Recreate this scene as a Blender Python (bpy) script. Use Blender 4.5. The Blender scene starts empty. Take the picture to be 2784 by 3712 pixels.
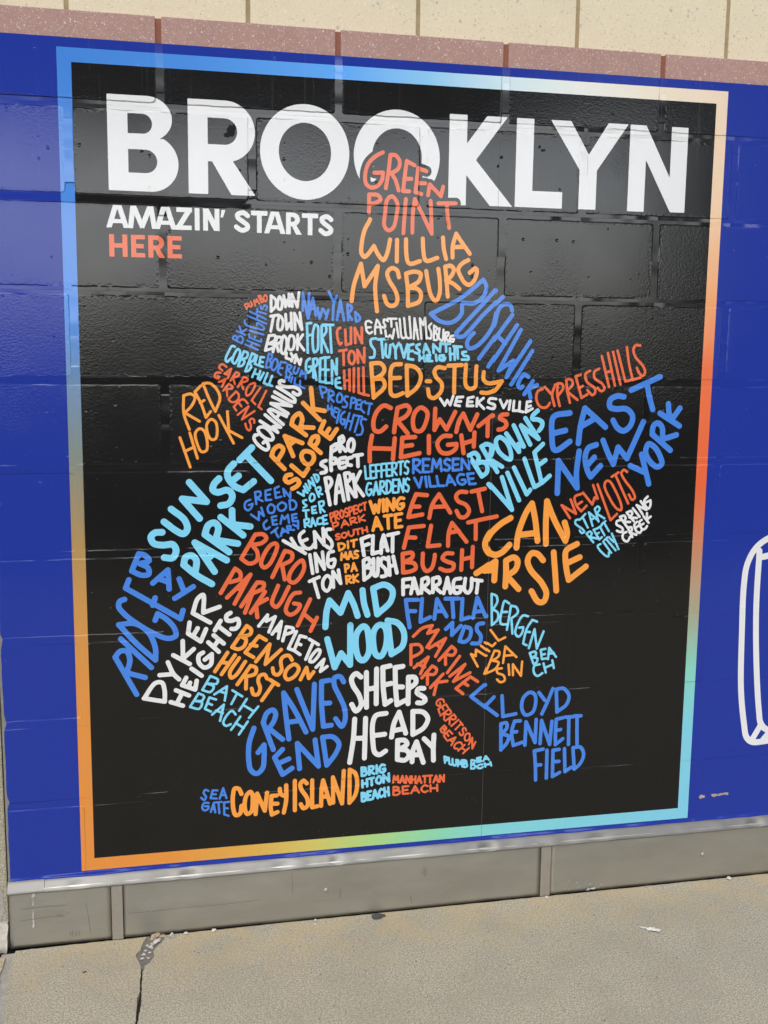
import bpy, bmesh, math, random
import numpy as np
from mathutils import Vector, Matrix, noise as mnoise

random.seed(4)
C = bpy.context.scene.collection
SC = bpy.context.scene
R = math.radians
GZ = 2.09                     # mural top edge stands 2.09 m above the pavement; mural Y runs down from there

# ------------------------------------------------------------------ camera
cam_d = bpy.data.cameras.new("camera")
cam = bpy.data.objects.new("camera", cam_d); C.objects.link(cam); SC.camera = cam
rot = np.array([[0.97627576, -0.0120235, -0.21619687], [-0.0209378, 0.98853631, -0.14952448], [0.21551626, 0.15050381, 0.96483229]])
# rows: camera right, down, forward in mural axes (X right, Y down, Z into the wall)
def m2w(v): return Vector((v[0], v[2], -v[1]))
right, down, fwd = m2w(rot[0]), m2w(rot[1]), m2w(rot[2])
mat = Matrix.Identity(4)
for i in range(3):
    mat[i][0] = right[i]; mat[i][1] = -down[i]; mat[i][2] = -fwd[i]
mat[0][3], mat[1][3], mat[2][3] = 0.15834108, -2.62589154, GZ - 0.63267685
cam.matrix_world = mat
cam_d.sensor_fit = 'VERTICAL'; cam_d.sensor_height = 36.0
cam_d.lens = 3997.43 / 3712 * 36.0
cam_d.clip_start = 0.05; cam_d.clip_end = 2000

# ------------------------------------------------------------------ sky
SUN_EL, SUN_AZ = 58.0, 200.0     # azimuth measured from +Y clockwise: the sun stands behind the viewer, left
W = bpy.data.worlds.new("World"); SC.world = W; W.use_nodes = True
nt = W.node_tree; N = nt.nodes; Lk = nt.links
for n in list(N): N.remove(n)
def nd(t, **k):
    n = N.new(t)
    for a, b in k.items(): setattr(n, a, b)
    return n
def wmath(op, a, b=None, c=None):
    n = N.new('ShaderNodeMath'); n.operation = op
    for i, v in enumerate((a, b, c)):
        if v is None: continue
        if isinstance(v, (int, float)): n.inputs[i].default_value = v
        else: Lk.new(v, n.inputs[i])
    return n.outputs[0]
def wstep(v, a, b, o0=0.0, o1=1.0):
    n = N.new('ShaderNodeMapRange'); n.interpolation_type = 'SMOOTHSTEP'
    Lk.new(v, n.inputs[0]); n.inputs[1].default_value = a; n.inputs[2].default_value = b
    n.inputs[3].default_value = o0; n.inputs[4].default_value = o1
    return n.outputs[0]
out = nd('ShaderNodeOutputWorld'); bg = nd('ShaderNodeBackground')
sky = nd('ShaderNodeTexSky', sky_type='NISHITA', sun_disc=False, sun_elevation=R(SUN_EL), sun_rotation=R(SUN_AZ), air_density=1.0, dust_density=2.0, ozone_density=1.0)
hsv = nd('ShaderNodeHueSaturation'); hsv.inputs['Saturation'].default_value = 0.32
Lk.new(sky.outputs[0], hsv.inputs['Color'])
tc = nd('ShaderNodeTexCoord'); sp = nd('ShaderNodeSeparateXYZ'); Lk.new(tc.outputs['Generated'], sp.inputs[0])
X, Y, Z = sp.outputs
nz = nd('ShaderNodeTexNoise'); nz.inputs['Scale'].default_value = 3.0; nz.inputs['Detail'].default_value = 5
Lk.new(tc.outputs['Generated'], nz.inputs['Vector'])
nn = wmath('SUBTRACT', nz.outputs[0], 0.5)
zz = wmath('ADD', Z, wmath('MULTIPLY', nn, 0.10))
front = wstep(wmath('MULTIPLY', Y, -1.0), 0.2, 0.5)          # the part of the sky the wall faces
# overcast: bright low band, a dark band added over it to shape the film's reflections, bright again overhead, dim towards the right and at the horizon
zb = wmath('ADD', zz, wstep(X, -0.03, 0.07, 0.028, 0.0))
dark_band = wmath('MULTIPLY', wstep(zb, 0.190, 0.225), wstep(zz, 0.5, 0.75, 1.0, 0.0))
side = wmath('MULTIPLY', wstep(wmath('ADD', X, wmath('MULTIPLY', nn, 0.10)), 0.42, 0.465), wstep(Z, 0.20, 0.5, 1.0, 0.0))
dark = wmath('MULTIPLY', front, wmath('MAXIMUM', wmath('MULTIPLY', dark_band, 0.90), wmath('MULTIPLY', side, 0.93)))
tx = wmath('MULTIPLY', wmath('SUBTRACT', X, 0.035), 30.0)
viewer_spot = wmath('EXPONENT', wmath('MULTIPLY', wmath('MULTIPLY', tx, tx), -1.0))      # dark spot added to the sky, standing in for the viewer's reflection
zh = wmath('ADD', Z, wmath('MULTIPLY', nn, 0.03))
hor = wstep(wmath('SUBTRACT', zh, wmath('MULTIPLY', wmath('MULTIPLY', viewer_spot, front), 0.062)), -0.014, 0.018, 0.12, 1.0)
lum = wmath('MULTIPLY', wmath('SUBTRACT', 1.0, dark), hor)
low = wmath('MULTIPLY', front, wmath('MULTIPLY', wstep(zh, -0.012, 0.022), wstep(zz, 0.2, 0.3, 1.0, 0.0)))
lum = wmath('MULTIPLY', lum, wmath('ADD', 1.0, wmath('MULTIPLY', low, 2.6)))
lum = wmath('MULTIPLY', lum, wmath('ADD', 1.0, wmath('MULTIPLY', nn, 0.5)))
mx = nd('ShaderNodeVectorMath', operation='SCALE'); Lk.new(hsv.outputs[0], mx.inputs[0]); Lk.new(lum, mx.inputs['Scale'])
Lk.new(mx.outputs[0], bg.inputs[0]); bg.inputs[1].default_value = 0.15
Lk.new(bg.outputs[0], out.inputs[0])

sun_d = bpy.data.lights.new("sun", 'SUN'); sun = bpy.data.objects.new("sun", sun_d); C.objects.link(sun)
sun_d.energy = 0.9; sun_d.angle = R(40); sun_d.color = (1.0, 0.95, 0.88)
d = Vector((math.sin(R(SUN_AZ)) * math.cos(R(SUN_EL)), math.cos(R(SUN_AZ)) * math.cos(R(SUN_EL)), math.sin(R(SUN_EL))))
sun.rotation_euler = d.to_track_quat('Z', 'Y').to_euler()

SC.view_settings.view_transform = 'Standard'; SC.view_settings.look = 'None'
SC.view_settings.exposure = 0.5; SC.view_settings.gamma = 1.0; SC.view_settings.use_curve_mapping = False

# ------------------------------------------------------------------ helpers
def tag(o, label=None, cat=None, group=None, kind=None):
    if label: o['label'] = label
    if cat: o['category'] = cat
    if group: o['group'] = group
    if kind: o['kind'] = kind
    return o
def link(name, verts, faces, mats, parent=None, midx=None, smooth=False):
    me = bpy.data.meshes.new(name); me.from_pydata(verts, [], faces); me.update()
    for m in (mats if isinstance(mats, (list, tuple)) else [mats]): me.materials.append(m)
    if midx is not None: me.polygons.foreach_set('material_index', midx)
    if smooth: me.polygons.foreach_set('use_smooth', [True] * len(me.polygons))
    o = bpy.data.objects.new(name, me); C.objects.link(o)
    if parent: o.parent = parent
    return o
def bm_link(name, bm, mats, parent=None, smooth=False):
    bmesh.ops.recalc_face_normals(bm, faces=bm.faces)
    me = bpy.data.meshes.new(name); bm.to_mesh(me); bm.free()
    for m in (mats if isinstance(mats, (list, tuple)) else [mats]): me.materials.append(m)
    if smooth:
        for p in me.polygons: p.use_smooth = True
    o = bpy.data.objects.new(name, me); C.objects.link(o)
    if parent: o.parent = parent
    return o
def empty(name, loc=(0, 0, 0)):
    o = bpy.data.objects.new(name, None); o.location = loc; C.objects.link(o); o.empty_display_size = 0.1
    return o
def add_box(bm, x0, x1, y0, y1, z0, z1, bev=0.0, mi=0):
    r = bmesh.ops.create_cube(bm, size=1.0)
    vs = r['verts']
    for v in vs:
        v.co = Vector((x0 + (v.co.x + .5) * (x1 - x0), y0 + (v.co.y + .5) * (y1 - y0), z0 + (v.co.z + .5) * (z1 - z0)))
    fs = set(f for v in vs for f in v.link_faces)
    for f in fs: f.material_index = mi
    if bev:
        es = list(set(e for v in vs for e in v.link_edges))
        bmesh.ops.bevel(bm, geom=es, offset=bev, segments=2, profile=0.6, affect='EDGES')

# ------------------------------------------------------------------ material toolkit
class MT:
    def __init__(s, name):
        s.m = bpy.data.materials.new(name); s.m.use_nodes = True
        s.nt = s.m.node_tree; s.n = s.nt.nodes; s.l = s.nt.links
        s.p = s.n['Principled BSDF']; s.pos = None
    def P(s):
        if s.pos is None: s.pos = s.n.new('ShaderNodeNewGeometry').outputs['Position']
        return s.pos
    def inp(s, sock, v):
        if isinstance(v, (int, float)): sock.default_value = v
        elif isinstance(v, tuple): sock.default_value = v if len(v) == 4 or sock.type == 'VECTOR' else (*v, 1)
        else: s.l.new(v, sock)
    def math(s, op, a, b=None, c=None):
        n = s.n.new('ShaderNodeMath'); n.operation = op
        for i, v in enumerate((a, b, c)):
            if v is not None: s.inp(n.inputs[i], v)
        return n.outputs[0]
    def step(s, v, a, b, o0=0.0, o1=1.0):
        n = s.n.new('ShaderNodeMapRange'); n.interpolation_type = 'SMOOTHSTEP'
        s.inp(n.inputs[0], v); n.inputs[1].default_value = a; n.inputs[2].default_value = b
        n.inputs[3].default_value = o0; n.inputs[4].default_value = o1
        return n.outputs[0]
    def scale(s, sx, sy, sz, vec=None):
        n = s.n.new('ShaderNodeVectorMath'); n.operation = 'MULTIPLY'
        s.l.new(vec or s.P(), n.inputs[0]); n.inputs[1].default_value = (sx, sy, sz); return n.outputs[0]
    def noise(s, sc, det=3, rough=.5, vec=None, dist=0.0, col=False):
        n = s.n.new('ShaderNodeTexNoise'); n.inputs['Scale'].default_value = sc; n.inputs['Detail'].default_value = det
        n.inputs['Roughness'].default_value = rough; n.inputs['Distortion'].default_value = dist
        s.l.new(vec or s.P(), n.inputs['Vector']); return n.outputs[1 if col else 0]
    def voro(s, sc, vec=None, feat='F1', rnd=1.0):
        n = s.n.new('ShaderNodeTexVoronoi'); n.feature = feat; n.inputs['Scale'].default_value = sc; n.inputs['Randomness'].default_value = rnd
        s.l.new(vec or s.P(), n.inputs['Vector']); return n
    def mix(s, f, a, b):
        n = s.n.new('ShaderNodeMix'); n.data_type = 'RGBA'
        s.inp(n.inputs[0], f); s.inp(n.inputs[6], a); s.inp(n.inputs[7], b); return n.outputs[2]
    def sep(s, v):
        n = s.n.new('ShaderNodeSeparateXYZ'); s.l.new(v, n.inputs[0]); return n.outputs
    def bump(s, h, dist=1.0, strength=1.0, normal=None):
        n = s.n.new('ShaderNodeBump'); n.inputs['Distance'].default_value = dist; n.inputs['Strength'].default_value = strength
        s.l.new(h, n.inputs['Height'])
        if normal: s.l.new(normal, n.inputs['Normal'])
        return n.outputs[0]
    def out(s, col=None, rough=None, normal=None, **k):
        if col is not None: s.inp(s.p.inputs['Base Color'], col)
        if rough is not None: s.inp(s.p.inputs['Roughness'], rough)
        if normal is not None: s.l.new(normal, s.p.inputs['Normal'])
        for a, b in k.items(): s.inp(s.p.inputs[a], b)
        return s.m

def lin(r, g, b, k=1.0):
    f = lambda c: ((c / 255 + .055) / 1.055) ** 2.4 if c > 10 else c / 255 / 12.92
    return (f(r) * k, f(g) * k, f(b) * k)

# relief of the painted-over block wall, shared by every film stuck on it (metres)
def make_relief():
    g = bpy.data.node_groups.new("block_relief", 'ShaderNodeTree')
    g.interface.new_socket(name="Normal", in_out='OUTPUT', socket_type='NodeSocketVector')
    g.interface.new_socket(name="Edge", in_out='OUTPUT', socket_type='NodeSocketFloat')
    g.interface.new_socket(name="Joint", in_out='OUTPUT', socket_type='NodeSocketFloat')
    s = MT.__new__(MT); s.nt = g; s.n = g.nodes; s.l = g.links; s.pos = None
    go = g.nodes.new('NodeGroupOutput')
    px, py, pz = s.sep(s.P())
    wob = s.math('SUBTRACT', s.noise(38, 3), .5)
    Yd = s.math('SUBTRACT', GZ - .116, pz)
    v = s.math('DIVIDE', Yd, .2025); row = s.math('FLOOR', v); fv = s.math('SUBTRACT', v, row)
    par = s.math('MODULO', s.math('ADD', row, 20.0), 2.0)
    u = s.math('DIVIDE', s.math('SUBTRACT', px, s.math('ADD', .02, s.math('MULTIPLY', par, .2))), .405)
    colm = s.math('FLOOR', u); fu = s.math('SUBTRACT', u, colm)
    sv = s.math('MULTIPLY', s.math('SUBTRACT', fv, s.math('ROUND', fv)), .2025)      # signed distance to bed joint
    su = s.math('MULTIPLY', s.math('SUBTRACT', fu, s.math('ROUND', fu)), .405)
    dh = s.math('ABSOLUTE', sv); dv = s.math('ABSOLUTE', su)
    d0 = s.math('SMOOTH_MIN', dh, dv, .012)
    dd = s.math('ADD', d0, s.math('MULTIPLY', wob, .0045))
    face = s.step(dd, .0082, .0116)                                    # 1 on the block, 0 in the joint
    cv = g.nodes.new('ShaderNodeCombineXYZ'); s.l.new(colm, cv.inputs[0]); s.l.new(row, cv.inputs[1])
    wn = g.nodes.new('ShaderNodeTexWhiteNoise'); wn.noise_dimensions = '2D'; s.l.new(cv.outputs[0], wn.inputs['Vector'])
    r1, r2, r3 = s.sep(wn.outputs['Color'])
    top = s.math('LESS_THAN', row, -.5)
    tx = s.math('MULTIPLY', s.math('SUBTRACT', r1, .5), .014)
    tz = s.math('ADD', s.math('MULTIPLY', s.math('SUBTRACT', r2, .5), .014), s.math('MULTIPLY', top, s.step(px, .8, 1.3, .05, .018)))
    tilt = s.math('ADD', s.math('MULTIPLY', tx, s.math('MULTIPLY', s.math('SUBTRACT', fu, .5), .405)),
                  s.math('MULTIPLY', tz, s.math('MULTIPLY', s.math('SUBTRACT', fv, .5), .2025)))
    jt = s.math('MULTIPLY', s.math('SUBTRACT', s.noise(1.5, 1, vec=s.scale(1, 1, 7)), .5), .08)
    bedn = lambda c, w: s.step(s.math('ABSOLUTE', s.math('SUBTRACT', Yd, c)), w, w + .004, 1.0, 0.0)
    jt = s.math('ADD', jt, s.math('MULTIPLY', bedn(.2025, .03), s.step(s.math('ADD', px, s.math('MULTIPLY', wob, .08)), .40, .44, .16, 0.0)))
    jt = s.math('ADD', jt, s.math('MULTIPLY', bedn(.6075, .03), s.step(px, .25, .8, -.07, -.02)))
    jt = s.math('ADD', jt, s.math('MULTIPLY', bedn(.0, .03), s.step(px, .12, .30, .02, -.035)))
    jt2 = s.math('MULTIPLY', s.math('SUBTRACT', s.noise(2.2, 1, vec=s.scale(4, 1, 1)), .5), .10)
    jh = s.math('ADD', s.math('MULTIPLY', jt, sv), s.math('MULTIPLY', jt2, su))
    joint = s.math('SUBTRACT', 1.0, face)
    jamp = s.math('MULTIPLY', s.step(s.noise(2.1, 2), .34, .62, .3, 1.0), s.step(pz, .75, 1.35, .035, 1.0))
    patch = s.step(s.noise(3.6, 3), .42, .72)
    peel = s.math('MULTIPLY', s.math('SUBTRACT', s.noise(230, 2, .6), .5), s.math('ADD', s.math('ADD', .000025, s.math('MULTIPLY', s.math('MULTIPLY', s.step(pz, 1.0, 1.3), s.step(pz, 1.45, 1.62, 1.0, 0.0)), .00013)), s.math('MULTIPLY', s.math('MAXIMUM', patch, s.math('MULTIPLY', top, .7)), .00026)))
    swell = s.math('MULTIPLY', s.math('SUBTRACT', s.noise(8, 1), .5), .00010)
    vb = s.voro(46); vr = s.sep(vb.outputs['Color'])[0]
    grit = s.math('MULTIPLY', s.math('MULTIPLY', s.step(vb.outputs['Distance'], .05, .22, 1.0, 0.0), s.math('GREATER_THAN', vr, .88)), s.math('MULTIPLY', s.math('SUBTRACT', vr, .94), .011))
    lip = s.math('MULTIPLY', s.step(dd, .0085, .0125), s.step(dd, .0125, .019, 1.0, 0.0))
    lipn = s.math('MULTIPLY', lip, s.math('MULTIPLY', s.math('MULTIPLY', s.math('SUBTRACT', s.noise(120, 2), .5), jamp), .0006))
    h = s.math('MULTIPLY', face, s.math('ADD', s.math('MULTIPLY', jamp, .00024), s.math('ADD', tilt, s.math('ADD', peel, grit))))
    h = s.math('ADD', h, s.math('ADD', s.math('MULTIPLY', s.math('MULTIPLY', jh, joint), jamp), s.math('ADD', swell, lipn)))
    s.l.new(s.bump(h), go.inputs['Normal'])
    edge = s.math('MULTIPLY', s.step(dd, .0100, .0115), s.step(dd, .0120, .0135, 1.0, 0.0))
    s.l.new(edge, go.inputs['Edge']); s.l.new(joint, go.inputs['Joint'])
    return g
RELIEF = make_relief()

def vinyl(name, col, ramp=None, rough=.10, ior=1.45):
    """glossy printed film on the block wall; ramp = (axis, [(pos, colour), ...]) for the printed gradient"""
    t = MT(name)
    gr = t.n.new('ShaderNodeGroup'); gr.node_tree = RELIEF
    base = col
    if ramp:
        a = t.sep(t.P())[{'x': 0, 'z': 2}[ramp[0]]]
        if ramp[0] == 'z': a = t.math('SUBTRACT', GZ, a)
        a = t.math('DIVIDE', a, 1.611 if ramp[0] == 'x' else 1.912)
        cr = t.n.new('ShaderNodeValToRGB'); t.l.new(a, cr.inputs[0]); e = cr.color_ramp.elements
        for i, (p, c) in enumerate(ramp[1]):
            q = e[i] if i < 2 else e.new(p)
            q.position = p; q.color = (*c, 1)
        base = cr.outputs[0]
    # scuffs where the film rubs on the arrises, dust specks and faint vertical rain marks
    sc = t.math('MULTIPLY', gr.outputs['Edge'], t.step(t.noise(5.5, 4, .65), .70, .78))
    sc = t.math('MULTIPLY', sc, t.step(t.noise(140, 2), .40, .60))
    vs = t.voro(210); dust = t.math('MULTIPLY', t.step(vs.outputs['Distance'], .10, .20, 1.0, 0.0), t.math('GREATER_THAN', t.sep(vs.outputs['Color'])[0], .972))
    dust = t.math('MULTIPLY', dust, t.step(t.noise(3.0, 3), .46, .64))
    f = t.math('MINIMUM', t.math('ADD', t.math('MULTIPLY', sc, .22), t.math('MULTIPLY', dust, .35)), 1.0)
    runs = t.math('MULTIPLY', t.math('MULTIPLY', t.step(t.noise(1.0, 4, .6, vec=t.scale(85, 1, 1.6)), .56, .75), .028), t.step(t.sep(t.P())[2], 1.55, 2.0, .12, 1.0))
    f2 = t.math('ADD', f, runs)
    c2 = t.mix(f2, base, (.62, .62, .62))
    ro = t.math('ADD', rough, t.math('ADD', t.math('MULTIPLY', f, .4), t.math('MULTIPLY', t.noise(9, 3), .07)))
    return t.out(c2, ro, gr.outputs['Normal'], IOR=ior)

COL = {'w': (.745, .755, .775), 'o': lin(243, 157, 70), 'r': lin(228, 106, 66), 'b': lin(70, 130, 222), 'c': lin(128, 208, 240)}
BLUE = lin(31, 53, 152)
M_black = vinyl('black_vinyl', (.0065, .0063, .0065))
M_blue = vinyl('blue_vinyl', BLUE, ior=1.38)
M_txt = {k: vinyl('lettering_' + n, COL[k]) for k, n in dict(w='white', o='orange', r='coral', b='blue', c='sky_blue').items()}
top_r = [(0, lin(66, 130, 215)), (.18, lin(74, 140, 222)), (.40, lin(98, 168, 244)), (.52, lin(140, 198, 238)), (.64, lin(205, 228, 236)), (.76, lin(230, 232, 228)), (.88, lin(232, 220, 200)), (1, lin(233, 212, 190))]
right_r = [(0, lin(233, 212, 190)), (.14, lin(236, 204, 172)), (.26, lin(236, 168, 118)), (.36, lin(232, 116, 74)), (.52, lin(228, 104, 62)), (.62, lin(190, 138, 108)), (.70, lin(160, 162, 138)), (.78, lin(132, 206, 190)), (.86, lin(126, 202, 222)), (1, lin(126, 200, 228))]
bot_r = [(0, lin(222, 140, 66)), (.13, lin(222, 144, 64)), (.25, lin(216, 166, 78)), (.36, lin(202, 192, 104)), (.45, lin(168, 208, 130)), (.55, lin(138, 208, 172)), (.66, lin(126, 204, 214)), (1, lin(126, 200, 228))]
left_r = [(0, lin(66, 130, 215)), (.30, lin(80, 140, 226)), (.38, lin(108, 140, 178)), (.47, lin(128, 138, 130)), (.57, lin(170, 140, 92)), (.66, lin(198, 144, 78)), (.78, lin(216, 142, 68)), (1, lin(222, 140, 66))]
M_border = [vinyl('border_' + n, None, r) for n, r in (('top', ('x', top_r)), ('right', ('z', right_r)), ('bottom', ('x', bot_r)), ('left', ('z', left_r)))]

def speckled(name, base, chips, mottled=.08, bump=.0004, stretch=1.0, dens=.72, vscale=95):
    """ground-face concrete masonry: sandy matrix with aggregate chips of several colours"""
    t = MT(name)
    sand = t.noise(420, 2, .7); mot = t.noise(9, 3)
    col = t.mix(t.math('MULTIPLY', t.step(sand, .35, .65), .35), base, tuple(c * .72 for c in base))
    col = t.mix(t.math('MULTIPLY', t.step(mot, .35, .7), mottled), col, tuple(c * .55 for c in base))
    for i, (c, thr, r0, sc) in enumerate(chips):
        vec = t.scale(1, 1, 1)
        ad = t.n.new('ShaderNodeVectorMath'); ad.operation = 'MULTIPLY_ADD'
        t.l.new(t.noise(60 + 13 * i, 2, col=True), ad.inputs[0]); ad.inputs[1].default_value = (.012, .012, .012); t.l.new(vec, ad.inputs[2])
        v = t.voro(sc, vec=ad.outputs[0]); rr, gg, bb = t.sep(v.outputs['Color'])
        m = t.math('MULTIPLY', t.math('GREATER_THAN', rr, thr), t.step(t.math('DIVIDE', v.outputs['Distance'], t.math('ADD', .35, gg)), r0 * .8, r0, 1.0, 0.0))
        col = t.mix(t.math('MULTIPLY', m, t.math('ADD', .55, t.math('MULTIPLY', bb, .45))), col, c)
    n = t.bump(t.math('ADD', t.math('MULTIPLY', sand, bump), t.math('MULTIPLY', t.noise(130, 3), bump)))
    return t.out(col, .85, n)
M_cream = speckled('cream_block', (.76, .685, .505), [((.56, .52, .44), .82, .34, 150), ((.80, .74, .60), .70, .36, 220), ((.32, .26, .18), .88, .26, 230), ((.50, .39, .24), .84, .26, 200), ((.43, .42, .41), .965, .38, 84)], .08)
M_pink = speckled('pink_block', (.44, .27, .24), [((.64, .53, .49), .50, .36, 300), ((.72, .65, .60), .78, .30, 190), ((.30, .22, .21), .78, .32, 210), ((.38, .31, .30), .90, .40, 130), ((.28, .14, .11), .70, .30, 260)], .18, .0007)
def plain(name, col, rough=.8, var=.25, sc=30, bump=.0008, **k):
    t = MT(name); a = t.noise(sc, 4, .6); b = t.noise(sc * 9, 2)
    c = t.mix(t.math('MULTIPLY', t.step(a, .3, .7), var), col, tuple(x * .5 for x in col))
    return t.out(c, rough, t.bump(t.math('ADD', t.math('MULTIPLY', a, bump), t.math('MULTIPLY', b, bump * .5))), **k)
M_tan_mortar = plain('tan_mortar', (.40, .31, .18), .95, .35, 60)
M_red_mortar = plain('red_mortar', (.30, .115, .075), .95, .3, 60)
M_core = plain('block_core', (.22, .21, .19))

def concrete(name, base, warm, sc=1.0, stain=True):
    t = MT(name); px, py, pz = t.sep(t.P())
    fine = t.noise(250, 3, .8); med = t.noise(105, 3, .75); big = t.noise(4.2, 5, .62)
    col = t.mix(t.step(fine, .36, .64), tuple(c * .52 for c in base), tuple(c * 1.40 for c in base))
    col = t.mix(t.math('MULTIPLY', t.step(med, .48, .66), .42), col, tuple(c * .56 for c in base))
    col = t.mix(t.math('MULTIPLY', t.step(big, .40, .64), .30), col, tuple(c * .66 for c in base))
    if stain:
        st = t.math('MULTIPLY', t.step(t.noise(11, 4, .6), .36, .62), t.step(py, -.34, -.04, .10, 1.0))
        col = t.mix(t.math('MULTIPLY', st, .48), col, warm)
    for c, thr, r0, vs in (((.07, .065, .06), .955, .22, 190), ((.66, .63, .57), .94, .22, 200), ((.06, .06, .06), .975, .22, 95), ((.50, .40, .24), .93, .3, 120)):
        v = t.voro(vs); rr = t.sep(v.outputs['Color'])[0]
        m = t.math('MULTIPLY', t.math('GREATER_THAN', rr, thr), t.step(t.math('ADD', v.outputs['Distance'], t.math('MULTIPLY', fine, .15)), r0, r0 + .1, 1.0, 0.0))
        col = t.mix(t.math('MULTIPLY', m, .85), col, c)
    h = t.math('ADD', t.math('MULTIPLY', fine, .0010), t.math('ADD', t.math('MULTIPLY', med, .0012), t.math('MULTIPLY', big, .002)))
    return t.out(col, .9, t.bump(h))
M_pave = concrete('pavement_concrete', (.420, .385, .300), (.47, .365, .20))
M_pier = concrete('pier_stucco', (.42, .385, .30), (.4, .33, .2), stain=False)
M_dirt = plain('dirt', (.055, .050, .045), .95, .5, 90, .004)
M_fill = plain('crumbled_fill', (.30, .28, .245), .95, .6, 110, .006)
M_patch = plain('patch_mortar', (.56, .53, .47), .9, .45, 45, .004)
M_sealant = plain('old_sealant', (.42, .40, .36), .8, .5, 50, .003)
M_asphalt = plain('asphalt', (.05, .05, .05), .9, .3, 20, .002)
M_chip = plain('concrete_chip', (.58, .56, .52), .85, .35, 120)
M_chip_tan = plain('tan_rubble', (.42, .34, .22), .9, .4, 120)
M_chip_pink = plain('pink_fleck', (.55, .38, .28), .9, .3, 120)
M_peb = plain('dark_pebble', (.07, .07, .072), .8, .3, 150)
M_rust = plain('rusty_bit', (.12, .06, .025), .8, .4, 150)
M_paper = plain('white_scrap', (.66, .65, .61), .8, .12, 60)
M_spot = plain('gum_spot', (.045, .04, .036), .7, .3, 150)
M_drip = plain('white_paint', (.50, .50, .48), .6, .2, 80)
M_tear = plain('torn_edge', (.42, .36, .30), .8, .7, 90)
M_greyspot = plain('dark_round_spot', (.035, .040, .085), .6, .3, 20)  # dark blue-grey colour of the round spot on the blue film

def metal(name, base, rough, streak=.16):
    t = MT(name); px, py, pz = t.sep(t.P())
    a = t.noise(1.0, 4, .6, vec=t.scale(3.2, 3.2, 9)); b = t.noise(1.0, 3, .6, vec=t.scale(60, 60, 7)); c = t.noise(46, 4, .65)
    col = t.mix(t.math('MULTIPLY', t.step(a, .34, .66), .45), base, tuple(x * .70 for x in base))
    col = t.mix(t.math('MULTIPLY', t.step(c, .62, .75), .22), col, (.30, .25, .19))
    sc = t.math('MULTIPLY', t.step(t.noise(1.0, 3, .6, vec=t.scale(2.4, 1, 260), dist=.4), .66, .71), t.step(t.noise(5, 2), .50, .60))
    col = t.mix(t.math('MULTIPLY', sc, .22), col, (.09, .085, .08))
    vs = t.voro(170); sp = t.math('MULTIPLY', t.step(vs.outputs['Distance'], .08, .16, 1.0, 0.0), t.math('GREATER_THAN', t.sep(vs.outputs['Color'])[0], .985))
    col = t.mix(sp, col, (.7, .7, .68))
    ro = t.math('ADD', rough, t.math('ADD', t.math('MULTIPLY', a, streak), t.math('MULTIPLY', sp, .3)))
    n = t.bump(t.math('ADD', t.math('MULTIPLY', t.noise(7, 2), .0016), t.math('MULTIPLY', b, .00006)))
    return t.out(col, ro, n, Metallic=t.math('SUBTRACT', .92, t.math('MULTIPLY', sp, .9)))
M_metal = metal('stainless_sheet', (.445, .435, .40), .38)
M_lip = metal('bent_lip_metal', (.27, .267, .257), .50, .1)
M_strip = metal('cover_strip_metal', (.50, .475, .44), .38)

# ------------------------------------------------------------------ signed-distance lettering -> flat film meshes (mm, mural axes)
def march(f, xs, ys):
    """mesh of f<0 on the grid: returns verts (x,y) and faces"""
    ins = f < 0; ny, nx = f.shape
    if not ins.any(): return np.zeros((0, 2)), []
    vid = -np.ones((ny, nx), int); k = ins.sum(); vid[ins] = np.arange(k)
    gx, gy = np.meshgrid(xs, ys)
    V = [np.stack([gx[ins], gy[ins]], 1)]
    hx = ins[:, :-1] != ins[:, 1:]; hid = -np.ones(hx.shape, int); n = hx.sum(); hid[hx] = k + np.arange(n); k += n
    t = f[:, :-1][hx] / (f[:, :-1][hx] - f[:, 1:][hx]); V.append(np.stack([gx[:, :-1][hx] + t * (xs[1] - xs[0]), gy[:, :-1][hx]], 1))
    vx = ins[:-1] != ins[1:]; wid = -np.ones(vx.shape, int); n = vx.sum(); wid[vx] = k + np.arange(n)
    t = f[:-1][vx] / (f[:-1][vx] - f[1:][vx]); V.append(np.stack([gx[:-1][vx], gy[:-1][vx] + t * (ys[1] - ys[0])], 1))
    c = [ins[:-1, :-1], ins[:-1, 1:], ins[1:, 1:], ins[1:, :-1]]
    ci = [vid[:-1, :-1], vid[:-1, 1:], vid[1:, 1:], vid[1:, :-1]]
    ei = [hid[:-1], wid[:, 1:], hid[1:], wid[:, :-1]]
    case = c[0] * 1 + c[1] * 2 + c[2] * 4 + c[3] * 8
    F = []
    for cs in range(1, 16):
        m = case == cs
        if not m.any(): continue
        b = [(cs >> i) & 1 for i in range(4)]; cols = []
        for i in range(4):
            if b[i]: cols.append(ci[i][m])
            if b[i] != b[(i + 1) % 4]: cols.append(ei[i][m])
        F += np.stack(cols, 1).tolist()
    return np.concatenate(V), F

def film(name, f, xs, ys, y, mat, parent):
    V, F = march(f, xs, ys)
    verts = np.stack([V[:, 0] / 1000, np.full(len(V), y), GZ - V[:, 1] / 1000], 1)
    return link(name, verts.tolist(), F, mat, parent)

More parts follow.
